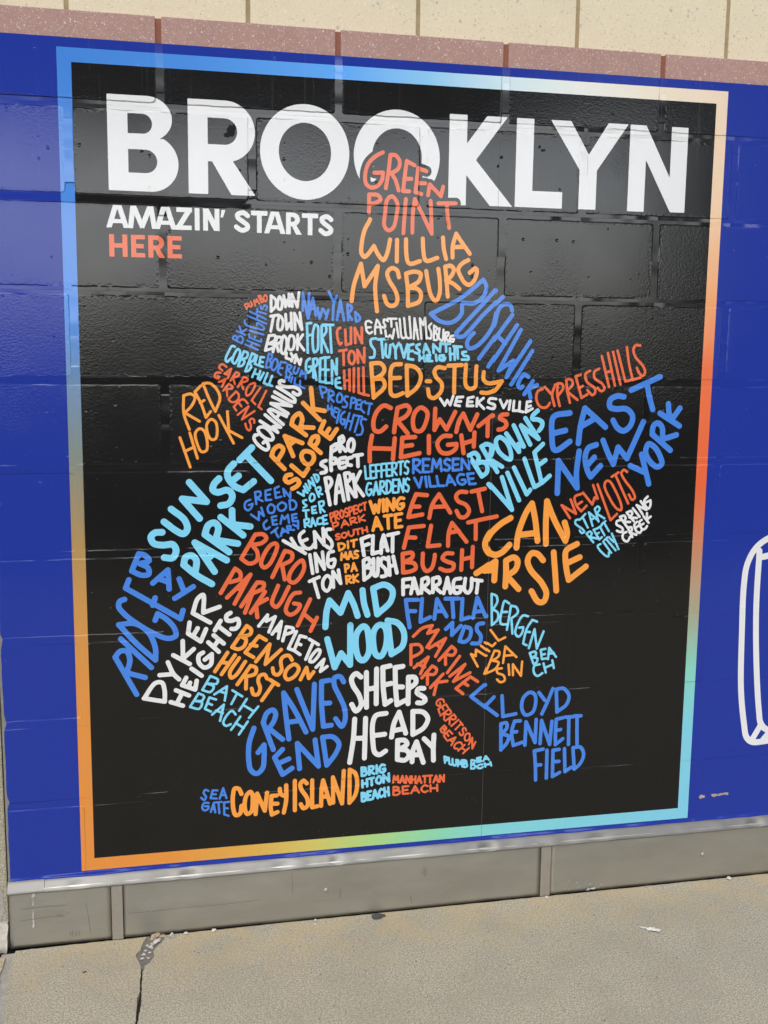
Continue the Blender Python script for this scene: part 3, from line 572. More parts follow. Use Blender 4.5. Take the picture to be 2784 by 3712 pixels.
WORDS = """GREEN POINT|r|5.0|0|731,188 713,198 696,216 689,243 692,262 704,269 718,265 729,252 732,234! 711,235;739,269 745,231 749,193! 761,193 772,207 768,224 752,234! 763,251 770,273;808,214 789,205! 785,236 781,274! 796,274;783,246 801,245;837,226 817,220! 814,249 811,275! 826,279;815,254 835,254;842,281 846,256! 874,282! 879,260;699,326 699,285! 721,286 727,295 716,303 703,307;@754,287 743,295 738,327 737,357 747,366 758,359 765,336 767,301;788,292 783,371;805,369 806,320 810,291! 853,370! 849,294;868,299 911,297;889,300 892,331 896,355
WILLIAMSBURG|o|5.4|0|702,342 688,370 682,401 682,421 689,429 698,422 712,403! 722,422 735,435 744,420 751,387;768,387 768,437;790,385 791,416 795,437 801,442 825,435;831,382 833,410 837,430 842,434 868,426;881,378 884,406 890,428;906,424 906,396 914,368! 927,386 949,414;908,400 932,398;659,532 664,496 681,445! 690,497! 722,449! 716,495 718,528 721,555;774,474 769,458 756,453 745,464 750,482 765,505 771,524 767,538 754,542 745,536 738,519;797,540 796,502 791,465! 811,460 827,464 824,481 798,498! 819,500 829,511 825,530 797,541!;841,458 846,485 854,515 866,528 875,512 875,477 871,452;896,517 892,479 888,446! 903,444 910,452 903,469 891,479! 909,486 925,498;946,429 930,438 921,452 929,471 939,484 949,488 962,477 968,451 963,448! 950,459
BUSHWICK|b|5.5|2|988,475! 932,520 857,559! 878,575 901,580 921,573 935,556 935,535;937,531 963,532 985,520 996,499 995,487 988,475!;1018,500 993,528 963,560 936,589 922,606 925,612 939,612 954,599 989,560 1036,515;1061,547 1056,535 1043,532 1029,540 1023,554 1015,586 996,615 971,637 955,640 950,630 955,616 967,603;1062,558 982,665;1075,582 1006,684;1028,612 1046,627;1085,594 1030,694! 1068,669! 1051,710! 1111,621;1117,645 1064,728;1109,709 1097,703 1088,714 1082,731 1089,737 1094,733;1121,719 1099,752;1132,729 1110,739! 1116,761
CYPRESS HILLS|r|4.1|0|1147,739 1135,744 1131,761 1140,781 1154,786 1163,781 1167,774;1153,734 1171,752!;1180,728 1173,752 1180,781;1194,781 1187,754 1186,725! 1198,726 1202,736 1190,754;1221,773 1213,744 1209,715! 1222,715 1227,726 1212,744! 1241,766;1247,703 1234,707! 1243,734 1252,761! 1267,752;1244,737 1254,731;1272,693 1260,701 1265,721 1286,736 1288,748 1281,754 1267,741;1296,688 1284,695 1285,711 1307,726 1313,738 1305,744 1294,736;1302,656 1325,733;1318,648 1341,730;1315,696 1328,694;1332,645 1356,727;1344,642 1358,685 1369,719! 1387,715;1369,633 1377,675 1389,715! 1410,709;1405,628 1393,628 1387,637 1392,655 1417,682 1422,697 1416,705 1406,698 1399,685
EAST NEW YORK|b|7.8|0|1222,799 1184,805 1176,814 1176,854 1182,890 1190,893 1225,871;1180,850 1212,843;1248,876 1252,832 1262,787! 1289,809 1320,835;1256,832 1289,814;1367,758 1349,756 1330,766 1330,784 1348,789 1375,789 1393,807 1388,832 1370,845 1353,837 1340,818;1386,741 1464,707;1430,729 1437,758 1448,790;1196,1003 1196,920! 1249,990! 1246,951 1251,896;1297,880 1276,888 1268,911 1276,947 1285,962! 1311,934;1278,929 1293,912;1315,869 1331,904 1346,930! 1357,887! 1383,916! 1424,822;1393,935 1430,951!;1423,906 1438,954 1447,983;@1434,894 1441,879 1458,887 1476,913 1481,931 1469,939 1449,926 1435,905;1503,896 1450,854! 1452,833 1463,825 1476,835 1480,867! 1518,856;1469,800 1525,833;1491,776 1495,802 1503,817!;1524,787 1503,817
NEW LOTS|r|4.0|0|1233,1068 1209,1034! 1249,1057! 1233,1020;1261,1006 1244,1013 1249,1035 1263,1051! 1277,1037;1253,1033 1264,1026;1266,1003 1293,1034! 1298,1016! 1307,1019! 1293,984;1305,982 1345,1076! 1362,1060;@1328,974 1324,985 1339,1017 1361,1046 1373,1050 1373,1037 1352,994 1337,974;1343,963 1361,952;1353,958 1392,1033;1385,951 1376,945 1369,953 1378,970 1403,1001 1410,1019 1403,1024 1393,1010
STARRETT CITY|c|3.4|0|1257,1072 1249,1074 1248,1082 1269,1098 1274,1105 1267,1108 1261,1101;1260,1073 1275,1058;1268,1067 1283,1094;1296,1090 1284,1054! 1312,1077;1294,1073 1303,1067;1312,1079 1300,1045! 1308,1039 1314,1045 1306,1058! 1328,1071;1300,1133 1280,1110! 1289,1104 1295,1110 1289,1119! 1315,1124;1310,1096 1299,1100! 1316,1126! 1323,1120;1308,1112 1314,1108;1309,1097 1321,1089;1316,1092 1330,1115;1321,1086 1331,1078;1327,1082 1342,1105;1320,1138 1312,1142 1317,1152 1337,1170 1344,1171 1344,1161;1327,1132 1351,1162;1330,1128 1339,1121;1335,1125 1363,1156;1350,1111 1358,1127 1371,1153;1343,1121 1356,1133
SRRING CREEK|w|3.9|0|1374,1076 1363,1079 1362,1087 1377,1096 1381,1103 1376,1108 1364,1104;1392,1095 1371,1068! 1383,1065 1387,1073 1380,1081! 1400,1082;1410,1080 1389,1057! 1401,1053 1405,1060 1397,1070! 1419,1072;1406,1046 1426,1069;1434,1062 1416,1038! 1444,1051! 1427,1028;1446,1016 1437,1026 1441,1041 1450,1048 1455,1037 1454,1026! 1443,1031;1391,1108 1382,1112 1381,1123 1388,1132 1396,1132 1401,1122;1408,1122 1394,1097! 1404,1096 1406,1104 1400,1110! 1419,1116;1419,1082 1412,1089 1420,1108 1429,1111 1435,1102;1417,1097 1425,1092;1432,1077 1426,1082 1435,1102 1443,1101 1448,1094;1431,1091 1438,1087;1437,1068 1452,1085;1446,1060 1447,1076!;1457,1069 1446,1077
DUMBO|r|2.3|0|410,556 405,546! 411,543 414,546 410,556!;415,542 417,549 420,550 423,546 419,538;430,548 427,535! 433,539 433,532! 440,543;445,540 437,525! 442,524 444,528 440,531! 447,532 449,537 445,540!;@454,522 450,527 451,535 454,538 457,533 457,525
BK HEIGHTS|b|2.6|0|398,635 377,625! 378,620 383,617 386,621 386,628!;386,628 390,620 396,618 401,624 398,635!;386,607 406,615;393,596 397,609!;409,602 396,610;406,637 436,650;411,628 440,640;419,641 423,633;415,613 415,621! 443,631! 444,624;427,626 429,619;416,605 449,614;405,582 406,589 412,594 434,600 448,603 451,600 446,593 434,587! 433,592;412,571 456,589;417,561 455,578;432,580 436,571;435,554 433,565;434,560 455,566;443,548 443,553 446,555 451,547 456,547 458,551 455,557
DOWNTOWN BROOKLYN|w|4.0|0|467,559 467,524! 478,533 478,547 467,560!;@487,525 483,537 484,554 490,555 493,537;497,523 501,549! 506,532! 510,547! 509,519;517,548 516,519! 529,549! 533,515;466,571 484,568;473,570 466,606;@488,570 483,584 484,602 491,602 495,581;501,566 504,601! 511,586! 516,601! 514,563;524,602 522,563! 540,601! 535,562;453,651 462,616! 476,616 476,626 462,635! 476,638 470,645 453,651!;471,654 481,619! 490,620 491,628 480,637! 484,653;@497,616 491,635 492,656 497,658 504,639 502,621;@513,615 507,632 510,648 517,648 522,632 520,618;530,613 529,648;542,613 531,630! 545,649;503,656 502,668! 512,671;514,657 519,666!;526,660 519,666 515,675;523,679 527,665! 535,683! 538,670
NAVY YARD|b|3.8|0|542,557 542,516! 554,574! 557,516;555,575 566,527! 573,568;559,553 570,551;577,550 582,575! 589,552;591,553 597,564!;603,554 597,576;604,512 616,536!;623,521 616,540 614,577;624,577 632,531! 641,578;626,558 637,557;651,577 649,540! 659,545 657,555 650,560! 660,576;670,580 668,558! 679,569 679,576 670,580!
FORT GREENE|c|3.7|0|554,655 552,587! 562,585;553,615 561,613;@572,589 567,603 566,638 570,654 577,648 579,615 578,593;587,654 587,591! 596,591 598,605 588,619! 603,653;590,589 615,589;607,590 611,654;559,669 552,674 550,695 554,702 561,697 564,688! 557,688;568,714 567,670! 576,669 577,681 569,690! 575,719;596,665 584,669! 583,723! 594,724;584,695 593,694;606,665 596,667! 597,726! 607,726;596,696 604,695;613,728 612,673! 624,706! 624,669;631,714 623,716 623,735 635,739;624,726 632,725
CLINTON HILL|r|3.9|0|632,595 625,601 627,626 632,635 635,631;644,600 646,636! 655,633;658,595 658,633;669,631 667,595! 685,631! 684,594;630,650 648,647;640,649 641,683;@658,650 653,661 656,678 663,681 668,668 665,653;676,678 674,647! 691,677! 691,642;642,697 644,740;655,694 656,744;644,721 655,719;666,691 666,747;677,691 678,749! 691,754;689,689 691,753! 703,756
COBBLE HILL|c|3.4|0|382,643 376,641 366,657 360,673 363,678 375,668;@389,648 380,661 376,678 381,682 389,671 394,653;389,687 403,653! 412,657 408,669 397,671! 404,676 398,687 389,688!;406,699 422,658! 429,661 424,675 414,680! 420,687 414,698 406,700!;434,663 428,682! 438,686;450,667 442,666! 438,686! 447,689;440,677 447,678;430,695 422,713;441,699 435,717;426,704 438,708;449,703 440,720;458,704 449,727! 459,731;469,710 461,731! 469,734
BOERUM HILL|b|3.0|0|454,690 461,658! 469,661 467,670 458,672! 466,677 464,689 454,691!;@476,670 469,682 468,694 473,697 482,684 481,673;502,679 490,677! 482,700! 490,708;486,691 494,692;502,703 506,683! 515,687 512,693 504,694! 516,706;523,688 520,700 526,705 533,692;535,710 540,697! 542,706! 549,700! 549,717;503,707 500,718;511,709 509,721;502,713 510,715;517,713 514,725;524,716 522,729! 530,732;536,721 535,735! 546,739
GOWANUS|w|4.2|0|433,850 428,850 425,857 431,869 444,881 455,886 460,881 458,870 452,864! 447,869;@441,831 435,835 438,845 453,858 468,862 471,856 464,843 451,832;440,817 482,844! 471,830! 489,832! 452,802;503,806 480,795 464,789 460,792! 473,806 495,825;486,800 480,809;507,799 466,775! 515,781! 470,759;475,748 514,770 523,772 523,765 513,756 481,736;497,723 491,721 486,724 489,732 502,736 523,737 534,743 536,751 529,755 519,749
CARROLL GARDENS|r|3.1|0|362,690 354,684 347,686 345,692 352,698;357,706 373,694! 365,716;360,707 368,708;371,722 384,702! 391,705 390,710 380,714 377,715! 381,729;388,737 402,713! 411,717 410,722 401,725 395,726! 401,742;@427,727 414,733 407,749 409,757 417,753 426,739 429,729;441,738 420,768! 429,777;455,745 436,783! 444,789;348,704 339,703 334,710 336,715 343,717 345,713! 341,711;344,725 360,718! 351,736;349,723 355,725;354,745 367,729! 376,736 374,740 362,741! 363,758;366,765 384,747! 390,754 389,765 380,772 371,771 366,765!;411,775 402,766 396,766 378,783! 384,792;391,775 396,782;387,802 413,782! 397,813! 427,793;426,821 426,814 420,811 415,816 418,826 417,837 413,839 408,834 405,823
RED HOOK|o|4.0|0|274,836 262,799 262,757! 278,753 288,760 280,781 264,797! 298,817;302,734 288,748! 303,778 313,808! 324,794;300,774 309,768;335,794 319,760 307,729! 322,728 338,741 346,762 335,794!;252,855 275,925;275,844 292,904;264,887 285,877;@298,834 288,844 291,867 302,889 313,886 315,863 308,839;@325,812 315,823 316,844 325,860 335,858 339,837 335,818;343,803 377,869;363,794 366,839! 397,856
PARK SLOPE|o|5.8|0|498,932 467,900! 473,884 486,876 495,884 481,912;541,870 499,853! 519,901;508,876 523,864;550,851 515,825! 520,809 534,799 541,812 536,832! 568,833;543,774 583,814;562,739 567,788! 595,793;514,946 503,948 499,958 507,965 527,957 534,966 527,975 517,980;515,924 544,949! 555,932;@546,890 539,900 546,917 558,922 569,910 566,895;586,894 559,871! 567,856 578,854 579,866 570,879;594,818 584,841! 609,860! 625,837;597,850 606,836
SUNSET PARK|c|8.4|0|207,1079 190,1080 181,1090 187,1105 208,1110 231,1109 239,1123 231,1141 211,1140;212,1054 241,1077 257,1084 266,1073 260,1051 229,1024;295,1048 255,1000! 312,1008! 272,961;342,953 330,966 327,980 338,986 362,981 373,994 365,1013 345,1018;377,918 364,933 362,948 379,972 399,981! 424,961;374,958 388,947;322,1208 286,1185 256,1159! 261,1141 275,1137 286,1149 283,1178;358,1151 283,1106! 329,1178;312,1147 326,1134;364,1131 307,1087! 315,1065 330,1059 339,1070 332,1101! 385,1111;345,1046 398,1091;372,1030 372,1064! 415,1070;391,909 420,880;405,896 465,960
BAY RIDGE|b|6.8|0|152,1129! 135,1170! 158,1181 174,1179 173,1164 154,1153! 176,1146 166,1133 152,1129!;183,1201 219,1170! 221,1217;197,1191 220,1200;245,1193 255,1221!;278,1213 234,1240;140,1473 92,1378! 104,1364 119,1365 126,1386 118,1418! 161,1432;106,1334 176,1408;102,1299! 145,1350 186,1390! 186,1359 169,1319 139,1298 102,1299!;117,1238 106,1242 103,1255 117,1275 144,1298 185,1325 218,1338 235,1332 231,1312 212,1289 193,1276! 187,1292;128,1191 120,1211! 247,1291! 253,1270;188,1237 182,1255
DYKER HEIGHTS|w|5.7|0|157,1484! 206,1495! 206,1467 200,1447 185,1447 157,1484!;195,1428 228,1427!;215,1397 228,1427 241,1441;228,1380 267,1404;251,1346 251,1390! 277,1367;268,1301 264,1328! 294,1349! 307,1319;278,1331 287,1316;317,1303 276,1278! 288,1243 301,1234 301,1278! 340,1265;220,1497 249,1508;233,1468 264,1483;234,1502 248,1476;258,1438 248,1456! 279,1469! 283,1447;264,1459 267,1451;271,1416 295,1435;299,1377 289,1384 289,1402 302,1415 317,1408 320,1382! 303,1395;312,1352 337,1377;325,1335 349,1357;325,1364 337,1347;328,1323 342,1300;335,1312 363,1335;366,1281 356,1288 357,1299 369,1301 383,1297 386,1311 378,1321 368,1321
BENSON HURST|o|5.0|0|369,1367 405,1315! 416,1325 413,1337 391,1341! 403,1349 398,1366 384,1373 369,1367!;452,1353 435,1342! 401,1382! 421,1395;414,1363 429,1367;427,1406 461,1364! 450,1414! 489,1379;516,1407 508,1395 493,1398 488,1409 490,1432 480,1443 471,1439 468,1425;@523,1418 505,1428 498,1446 504,1456 521,1450 533,1430;537,1458 552,1428! 558,1456! 570,1440;358,1380 327,1426;376,1387 343,1434;342,1403 360,1407;386,1395 363,1431 366,1444 377,1439 401,1405;381,1462 414,1416! 427,1422 425,1437 403,1443! 402,1474;454,1451 448,1440 436,1443 432,1455 437,1475 431,1490 421,1490 416,1474;461,1454 482,1469;472,1462 441,1506
BATH BEACH|c|3.6|0|296,1471 316,1437! 334,1447 331,1457 307,1455! 324,1464 316,1477 296,1471!;325,1484 356,1465! 350,1501;338,1477 354,1483;369,1476 393,1493;380,1485 366,1511;404,1500 385,1529;432,1521 409,1549;395,1515 421,1533;266,1512 287,1479! 300,1487 295,1498 277,1497! 295,1503 288,1518 266,1512!;329,1497 313,1491! 302,1519! 316,1527;309,1505 319,1510;319,1535 348,1511! 338,1552;329,1525 345,1533;376,1538 368,1528 354,1540 346,1559 353,1566 364,1562;388,1544 365,1577;406,1558 384,1590;376,1560 396,1574
BORO UGH PARK|r|5.4|0|427,1090 393,1148! 412,1161 430,1154 432,1134 419,1115! 443,1111 454,1100 446,1090 427,1090!;@475,1113 463,1118 446,1144 441,1164 448,1172 460,1165 475,1138 480,1118;468,1196 499,1132! 516,1139 515,1154 492,1167! 498,1203;@541,1157 526,1167 511,1189 509,1206 519,1212 533,1202 546,1175;482,1218 467,1262 477,1271 487,1262 508,1222;536,1237 521,1239 506,1261 501,1283 511,1292 528,1284 536,1269 533,1266! 521,1264;561,1255 530,1320;578,1302 562,1335;546,1292 571,1314;343,1231 378,1172! 390,1182 390,1197 366,1205;358,1243 415,1188! 376,1259;384,1222 396,1222;392,1266 431,1208! 447,1211 445,1223 419,1235! 401,1282;450,1232 415,1283;455,1250 428,1264! 431,1295
MAPLETON|w|4.3|0|434,1317 456,1290! 453,1306! 475,1295! 459,1333;467,1339 490,1308! 482,1350;475,1330 486,1332;493,1357 502,1322! 519,1327 517,1335 500,1341;527,1335 507,1377! 519,1382;551,1351 536,1346! 521,1383! 536,1394;528,1365 538,1369;559,1356 582,1371;569,1363 550,1407;@581,1383 563,1402 560,1413 568,1414 584,1396 586,1386;576,1429 596,1409! 587,1440! 604,1428
KENSINGTON|w|4.5|0|495,1107 549,1140;514,1102 528,1125! 543,1129;545,1085 535,1094 536,1108 552,1128 563,1127 571,1117;541,1110 553,1105;574,1126 571,1087! 595,1120! 592,1079;611,1082 602,1082 599,1094 612,1110 615,1122 610,1129 600,1123;560,1144 567,1190;578,1186 573,1141! 596,1181! 591,1138;618,1137 608,1139 604,1157 607,1174 617,1176 622,1158 619,1156! 609,1159;559,1210 583,1200;569,1205 582,1251;@603,1197 593,1209 594,1229 603,1236 610,1227 613,1207;619,1227 617,1187! 637,1218! 631,1184
GREEN WOOD CEMETARY|b|3.2|0|416,1005 404,1011 403,1026 411,1031 419,1023 421,1015! 412,1018;430,1016 427,987! 439,986 440,996 429,1001! 445,1009;465,981 452,984! 453,1007! 466,1006;453,995 463,993;484,974 474,979! 477,1002! 490,999;475,990 485,988;498,998 495,980! 512,1002! 512,988;417,1041 436,1055! 436,1035! 448,1045! 442,1025;@465,1017 457,1026 461,1038 471,1037 474,1024;@492,1013 481,1022 486,1033 498,1031 502,1020;512,1031 510,1008! 522,1010 527,1020 522,1030 512,1031!;455,1056 447,1065 452,1078 462,1073;478,1046 467,1048! 470,1067! 480,1066;469,1057 478,1056;488,1065 492,1045! 498,1054! 506,1044! 509,1063;527,1042 516,1044! 518,1060! 531,1059;517,1052 527,1051;466,1087 481,1075;473,1081 483,1098;489,1095 493,1077! 504,1086;490,1087 499,1084;507,1088 504,1072! 512,1071 512,1077 506,1080! 521,1081;519,1068 527,1072!;531,1061 531,1078
WINDSOR TERRACE|c|3.2|0|530,989 545,998! 544,985! 554,991! 545,975;549,969 558,985;561,979 556,961! 572,975! 564,954;577,965 569,947! 579,948 581,959 577,965!;551,1008 543,1011 545,1017 552,1022 544,1027;@564,993 559,1004 563,1012 571,1006 570,996;582,1001 574,981! 584,977 586,985 578,991! 590,995;543,1034 557,1033;550,1034 551,1051;574,1024 565,1026! 566,1041! 576,1040;566,1034 573,1033;586,1040 582,1014! 593,1012 593,1022 584,1026! 596,1038;548,1075 546,1057! 557,1055 557,1064 548,1066! 560,1074;563,1074 566,1053! 574,1072;564,1066 571,1065;589,1053 580,1054 579,1068 589,1067;601,1047 592,1049! 593,1069! 603,1067;593,1059 600,1058
PROSPECT HEIGHTS|b|3.1|0|590,761 583,734! 599,739 598,747 586,751;604,770 605,743! 616,747 616,755 605,758! 617,771;@631,750 625,761 627,772 636,770 638,758;652,759 646,758 643,766 650,776 647,784 639,783;658,786 661,761! 670,764 669,772 660,775;683,767 674,767! 671,788! 682,789;674,778 680,778;694,770 686,773 685,790 692,797;695,774 711,776;706,777 702,801;603,780 603,791;612,782 613,802;603,787 613,789;628,788 620,785! 615,804! 621,809;617,794 624,796;631,792 625,822;644,795 636,802 635,821 641,826 645,814! 639,813;656,798 646,834;667,802 657,839;651,816 662,820;671,804 687,807;680,806 669,844;697,814 687,812 684,821 689,836 685,850 674,851
EAST WILLIAMSBURG|w|3.2|0|813,619 814,570! 824,620;814,599 821,598;832,619 827,570! 836,586! 840,568! 845,618;856,582 850,589 856,603 855,618 847,616;863,621 863,587! 871,593 866,603! 872,610 871,621 863,621!;877,593 876,617 884,623 887,596;891,625 892,603! 900,603 899,610 892,613! 901,626;913,610 905,612 904,623 912,625 914,618! 907,618;708,582 701,578 694,581 694,591 697,603 703,608 710,604;697,594 706,593;717,609 717,593 721,575! 728,585 732,607;719,593 731,592;748,578 743,575 738,575 738,582 742,589 740,594 735,592;748,572 769,572;756,573 757,591;742,600 745,620! 754,611! 760,619! 764,597;769,582 775,616;777,572 783,616 786,618! 790,617;788,570 795,616 799,618! 803,617;801,567 806,617
STUYVESANT HEIGHTS|c|3.9|0|719,619 707,622 707,634 716,648 714,664 705,665;724,622 747,620;733,623 737,665;744,633 744,659 751,664 755,635;761,632 768,645!;776,630 768,645 769,666;780,634 789,664! 797,633;812,632 801,635! 799,667! 812,669;801,649 811,648;828,632 820,635 821,642 828,648 825,654 816,652;838,652 842,631! 853,652;840,644 849,644;863,652 862,632! 879,649! 880,629;882,630 904,630;894,631 895,649;828,659 828,671;839,659 841,673;828,665 839,665;855,658 847,658! 848,672! 860,672;847,665 854,665;869,657 871,671;889,658 879,659 879,669 890,670 893,664! 886,664;904,641 906,669;916,638 917,668;904,655 916,654;913,636 934,637;923,638 925,665;945,649 936,650 939,658 951,660 952,667 935,668
BED-STUY|o|5.4|2|718,761 711,679! 735,679 744,691 740,703 720,716! 740,717 745,734 718,761!;785,680 767,682 761,690 759,726 762,753 771,757 791,750;761,714 783,713;802,756 799,683! 822,688 835,707 828,733 802,756!;850,721 859,721;895,689 877,687 869,697 874,711 888,726 887,745 869,762 858,758 854,741;904,683 938,681;920,683 920,749;949,680 950,731 960,739 973,735 975,706 976,684;995,698 995,716 1006,725 1040,720! 1022,743 1007,749 990,748
WEEKSVILLE|w|4.1|2|885,763 897,780! 903,767! 911,779! 918,757;943,759 928,760! 923,779! 935,781;925,770 938,770;970,759 956,762! 954,781! 970,781;955,771 967,771;980,762 979,782;996,762 982,773! 998,788;1026,764 1013,763 1009,771 1023,779 1021,788 1007,785;1036,766 1046,786! 1055,769;1063,768 1060,790;1073,769 1071,793! 1083,793;1088,771 1087,794! 1098,796;1117,770 1107,771! 1105,797! 1122,788;1107,784 1117,781
CROWN HEIGHTS|r|5.8|1|758,786 741,780 724,794 715,821 719,841 732,843 747,831;767,845 771,811 775,786! 798,780 806,789 796,806 775,817! 801,848;@834,785 819,797 814,823 820,841 835,842 847,821 850,797;870,788 869,840! 882,814! 900,839! 921,796;925,845 931,819 942,800! 961,840! 978,802;982,831 1016,805;1006,814 1006,856;1053,802 1038,804 1034,812 1048,819 1052,829 1043,838 1031,840;712,853 707,884 707,916;769,860 767,884 765,911;711,884 767,886;820,857 788,859! 785,907! 832,897;789,880 813,877;855,855 856,897;911,855 891,856 877,873 887,895 907,898 925,886 926,875! 904,877;938,854 945,898;972,847 971,882;941,875 971,866
BROWNSVILLE|c|6.1|2|962,904! 997,957! 1010,946 1008,926 998,921 980,927! 988,911 978,898 962,904!;1034,946 994,882! 1007,876 1019,881 1018,901 1011,913! 1046,933;@1038,859 1029,866 1033,889 1052,909 1068,915 1068,896 1056,871;1055,850 1090,896! 1088,876! 1102,883! 1074,830;1119,878 1093,830! 1141,864! 1104,812;1136,793 1123,806 1123,814 1136,815 1149,822 1148,834 1141,843;1015,977 1076,1043! 1047,960;1061,949 1094,1019;1078,936 1114,1004! 1123,993;1105,914 1134,986! 1146,980;1153,877 1131,898! 1153,976! 1174,958;1144,930 1161,918
EAST FLAT BUSH|r|5.6|1|853,1002 825,999! 814,1027 806,1056! 842,1050;815,1030 834,1030;860,1059 867,1026 884,1000! 914,1047;868,1032 901,1031;846,1079 808,1082! 796,1133;805,1107 825,1108;865,1079 857,1131! 888,1129;795,1196 793,1148! 818,1147 818,1158 798,1169! 824,1174 827,1187 811,1194 795,1196!;845,1149 846,1182 855,1194 868,1188 876,1157 876,1153;922,1151 904,1151 896,1163 907,1171 926,1179 923,1192 907,1195 891,1189;955,996 938,995 928,1005 933,1018 954,1028 963,1044 954,1058 940,1059 930,1043;968,995 1003,988;985,992 997,1045;910,1131 911,1098 919,1073! 958,1122;912,1098 937,1094;961,1073 1033,1059;981,1071 982,1116;947,1143 946,1194;975,1136 974,1188;948,1167 974,1162
PROSPECT PARK|w|4.7|0|611,913 612,880! 625,873 626,883 614,891;633,891 631,859! 639,854 642,865 632,873! 647,890;@660,861 653,872 654,887 662,891 667,880 666,865;599,913 589,917 587,923 598,930 599,940 587,943;612,937 610,910! 622,908 624,918 611,922;647,906 633,909 630,918 634,932 646,929;631,921 642,918;662,906 652,909 652,923 661,925;667,902 688,899;677,902 678,928;609,1021 597,956! 608,955 613,966 601,987;623,1018 625,979 631,950! 644,1012;625,992 639,988;655,1009 645,945! 656,944 660,955 649,970! 671,1002;666,948 674,1002;684,941 670,970! 692,1000
LEFFERTS GARDENS|c|3.3|0|695,928 698,959! 706,958;718,925 708,926! 710,958! 720,957;709,942 717,941;731,924 722,925! 724,956;723,940 730,940;745,922 736,923! 737,955;736,939 744,938;759,921 749,922! 750,953! 760,952;750,937 758,937;764,952 763,920! 773,921 774,928 771,935 764,936! 775,950;779,919 791,917;785,918 785,949;805,919 800,916 796,922 796,929 803,934 804,941 801,948 795,945;711,971 705,969 700,980 700,993 706,1000 712,993 712,985! 707,986;717,999 723,967! 730,998;719,988 727,987;734,997 734,966! 743,966 744,973 741,980 734,982! 746,996;750,996 750,964! 758,966 762,979 758,992 750,996;776,962 766,962! 766,994! 776,994;766,978 774,978;780,993 781,961! 792,993! 793,960;807,962 802,959 798,965 798,973 805,978 806,985 803,992 797,989
REMSEN VILLAGE|b|4.0|0|817,946 817,912! 831,914 833,921 827,928 817,930! 835,945;857,912 841,912! 842,944! 857,944;841,928 854,928;864,943 867,912! 876,932! 885,912! 889,942;910,915 903,912 897,917 898,924 908,929 910,935 905,941 896,939;933,912 918,912! 918,941! 934,940;918,927 931,926;941,940 941,912! 960,939! 960,912;820,958 833,982! 839,957;848,956 852,981;857,956 861,980! 875,980;877,955 882,979! 896,979;903,978 909,953! 925,977;906,970 919,969;947,952 937,951 930,960 933,971 943,977 952,971 950,965! 942,965;972,949 956,950! 962,976! 978,975;959,963 972,962
PROSPECT PARK SOUTH|r|2.9|0|613,1063 609,1043! 616,1042 618,1046 616,1051 611,1054;624,1060 620,1039! 628,1038 629,1043 627,1047 622,1050! 632,1057;@637,1035 634,1042 635,1050 640,1054 643,1047 642,1039;653,1032 649,1031 646,1035 647,1040 653,1042 654,1046 652,1051 648,1050;658,1049 656,1029! 663,1028 664,1033 663,1037 657,1040;675,1024 668,1026! 669,1045! 677,1043;668,1035 674,1034;687,1023 683,1022 679,1028 680,1036 684,1040 688,1036;690,1019 699,1017;695,1018 696,1036;618,1083 616,1067! 628,1065 630,1069 627,1073 617,1076;638,1078 645,1060! 656,1073;641,1071 652,1069;662,1071 659,1056! 671,1054 673,1057 670,1061 661,1064! 677,1067;680,1051 683,1065;694,1048 682,1059! 697,1062;632,1094 628,1094 624,1097 625,1100 632,1101 634,1104 630,1107 625,1107;@644,1091 638,1096 639,1101 646,1104 651,1098 651,1093;655,1088 657,1097 663,1100 669,1095 668,1085;672,1084 684,1082;678,1083 680,1096;689,1081 691,1094;701,1078 703,1091;690,1087 702,1085
WINGATE|o|4.4|0|709,1015 719,1044! 722,1024! 730,1042! 733,1012;742,1011 743,1040;752,1039 751,1010! 768,1037! 769,1009;794,1009 786,1007 777,1018 777,1029 784,1036 793,1029 793,1022! 786,1023;717,1087 725,1055! 739,1085;720,1076 733,1075;745,1052 764,1050;754,1051 756,1083;789,1047 773,1049! 774,1081! 790,1079;773,1065 786,1063
DITMAS PARK|o|3.5|0|633,1135 630,1118! 641,1118 647,1123 642,1131 633,1135;654,1113 655,1130;662,1112 677,1109;669,1110 669,1127;638,1159 639,1143! 645,1152! 649,1141! 652,1157;656,1157 660,1139! 668,1156;658,1151 665,1150;679,1138 675,1137 672,1140 672,1145 678,1147 680,1151 677,1155 672,1154;649,1190 647,1171! 655,1171 657,1176 655,1180 648,1182;664,1188 669,1168! 677,1187;666,1182 674,1181;652,1219 650,1200! 660,1200 662,1204 658,1208 651,1210! 664,1217;668,1198 670,1217;680,1197 669,1208! 681,1215
FLATBUSH|w|5.0|0|708,1101 688,1108! 695,1149;692,1126 706,1121;717,1101 716,1146! 731,1142;738,1145 739,1118 744,1100! 755,1139;739,1129 750,1127;755,1100 781,1095;767,1099 767,1142;696,1211 694,1162! 706,1157 710,1168 699,1180! 714,1183 712,1198 696,1211!;719,1159 722,1201 728,1201 731,1158;754,1161 742,1157 737,1171 750,1187 751,1202 740,1204;757,1156 761,1201;769,1154 779,1196;759,1179 774,1176
FARRAGUT|w|5.0|1|815,1212 795,1214! 796,1252;795,1233 809,1231;816,1250 823,1211! 835,1251;818,1237 830,1236;843,1250 844,1215! 858,1211 860,1225 846,1235! 865,1250;873,1249 872,1214! 887,1211 890,1226 875,1234! 893,1250;901,1253 910,1213! 919,1253;903,1240 916,1239;945,1216 929,1219 926,1239 931,1253 944,1251 946,1238! 935,1238;957,1217 956,1248 966,1254 973,1244 974,1217;981,1221 1001,1224;991,1224 988,1255
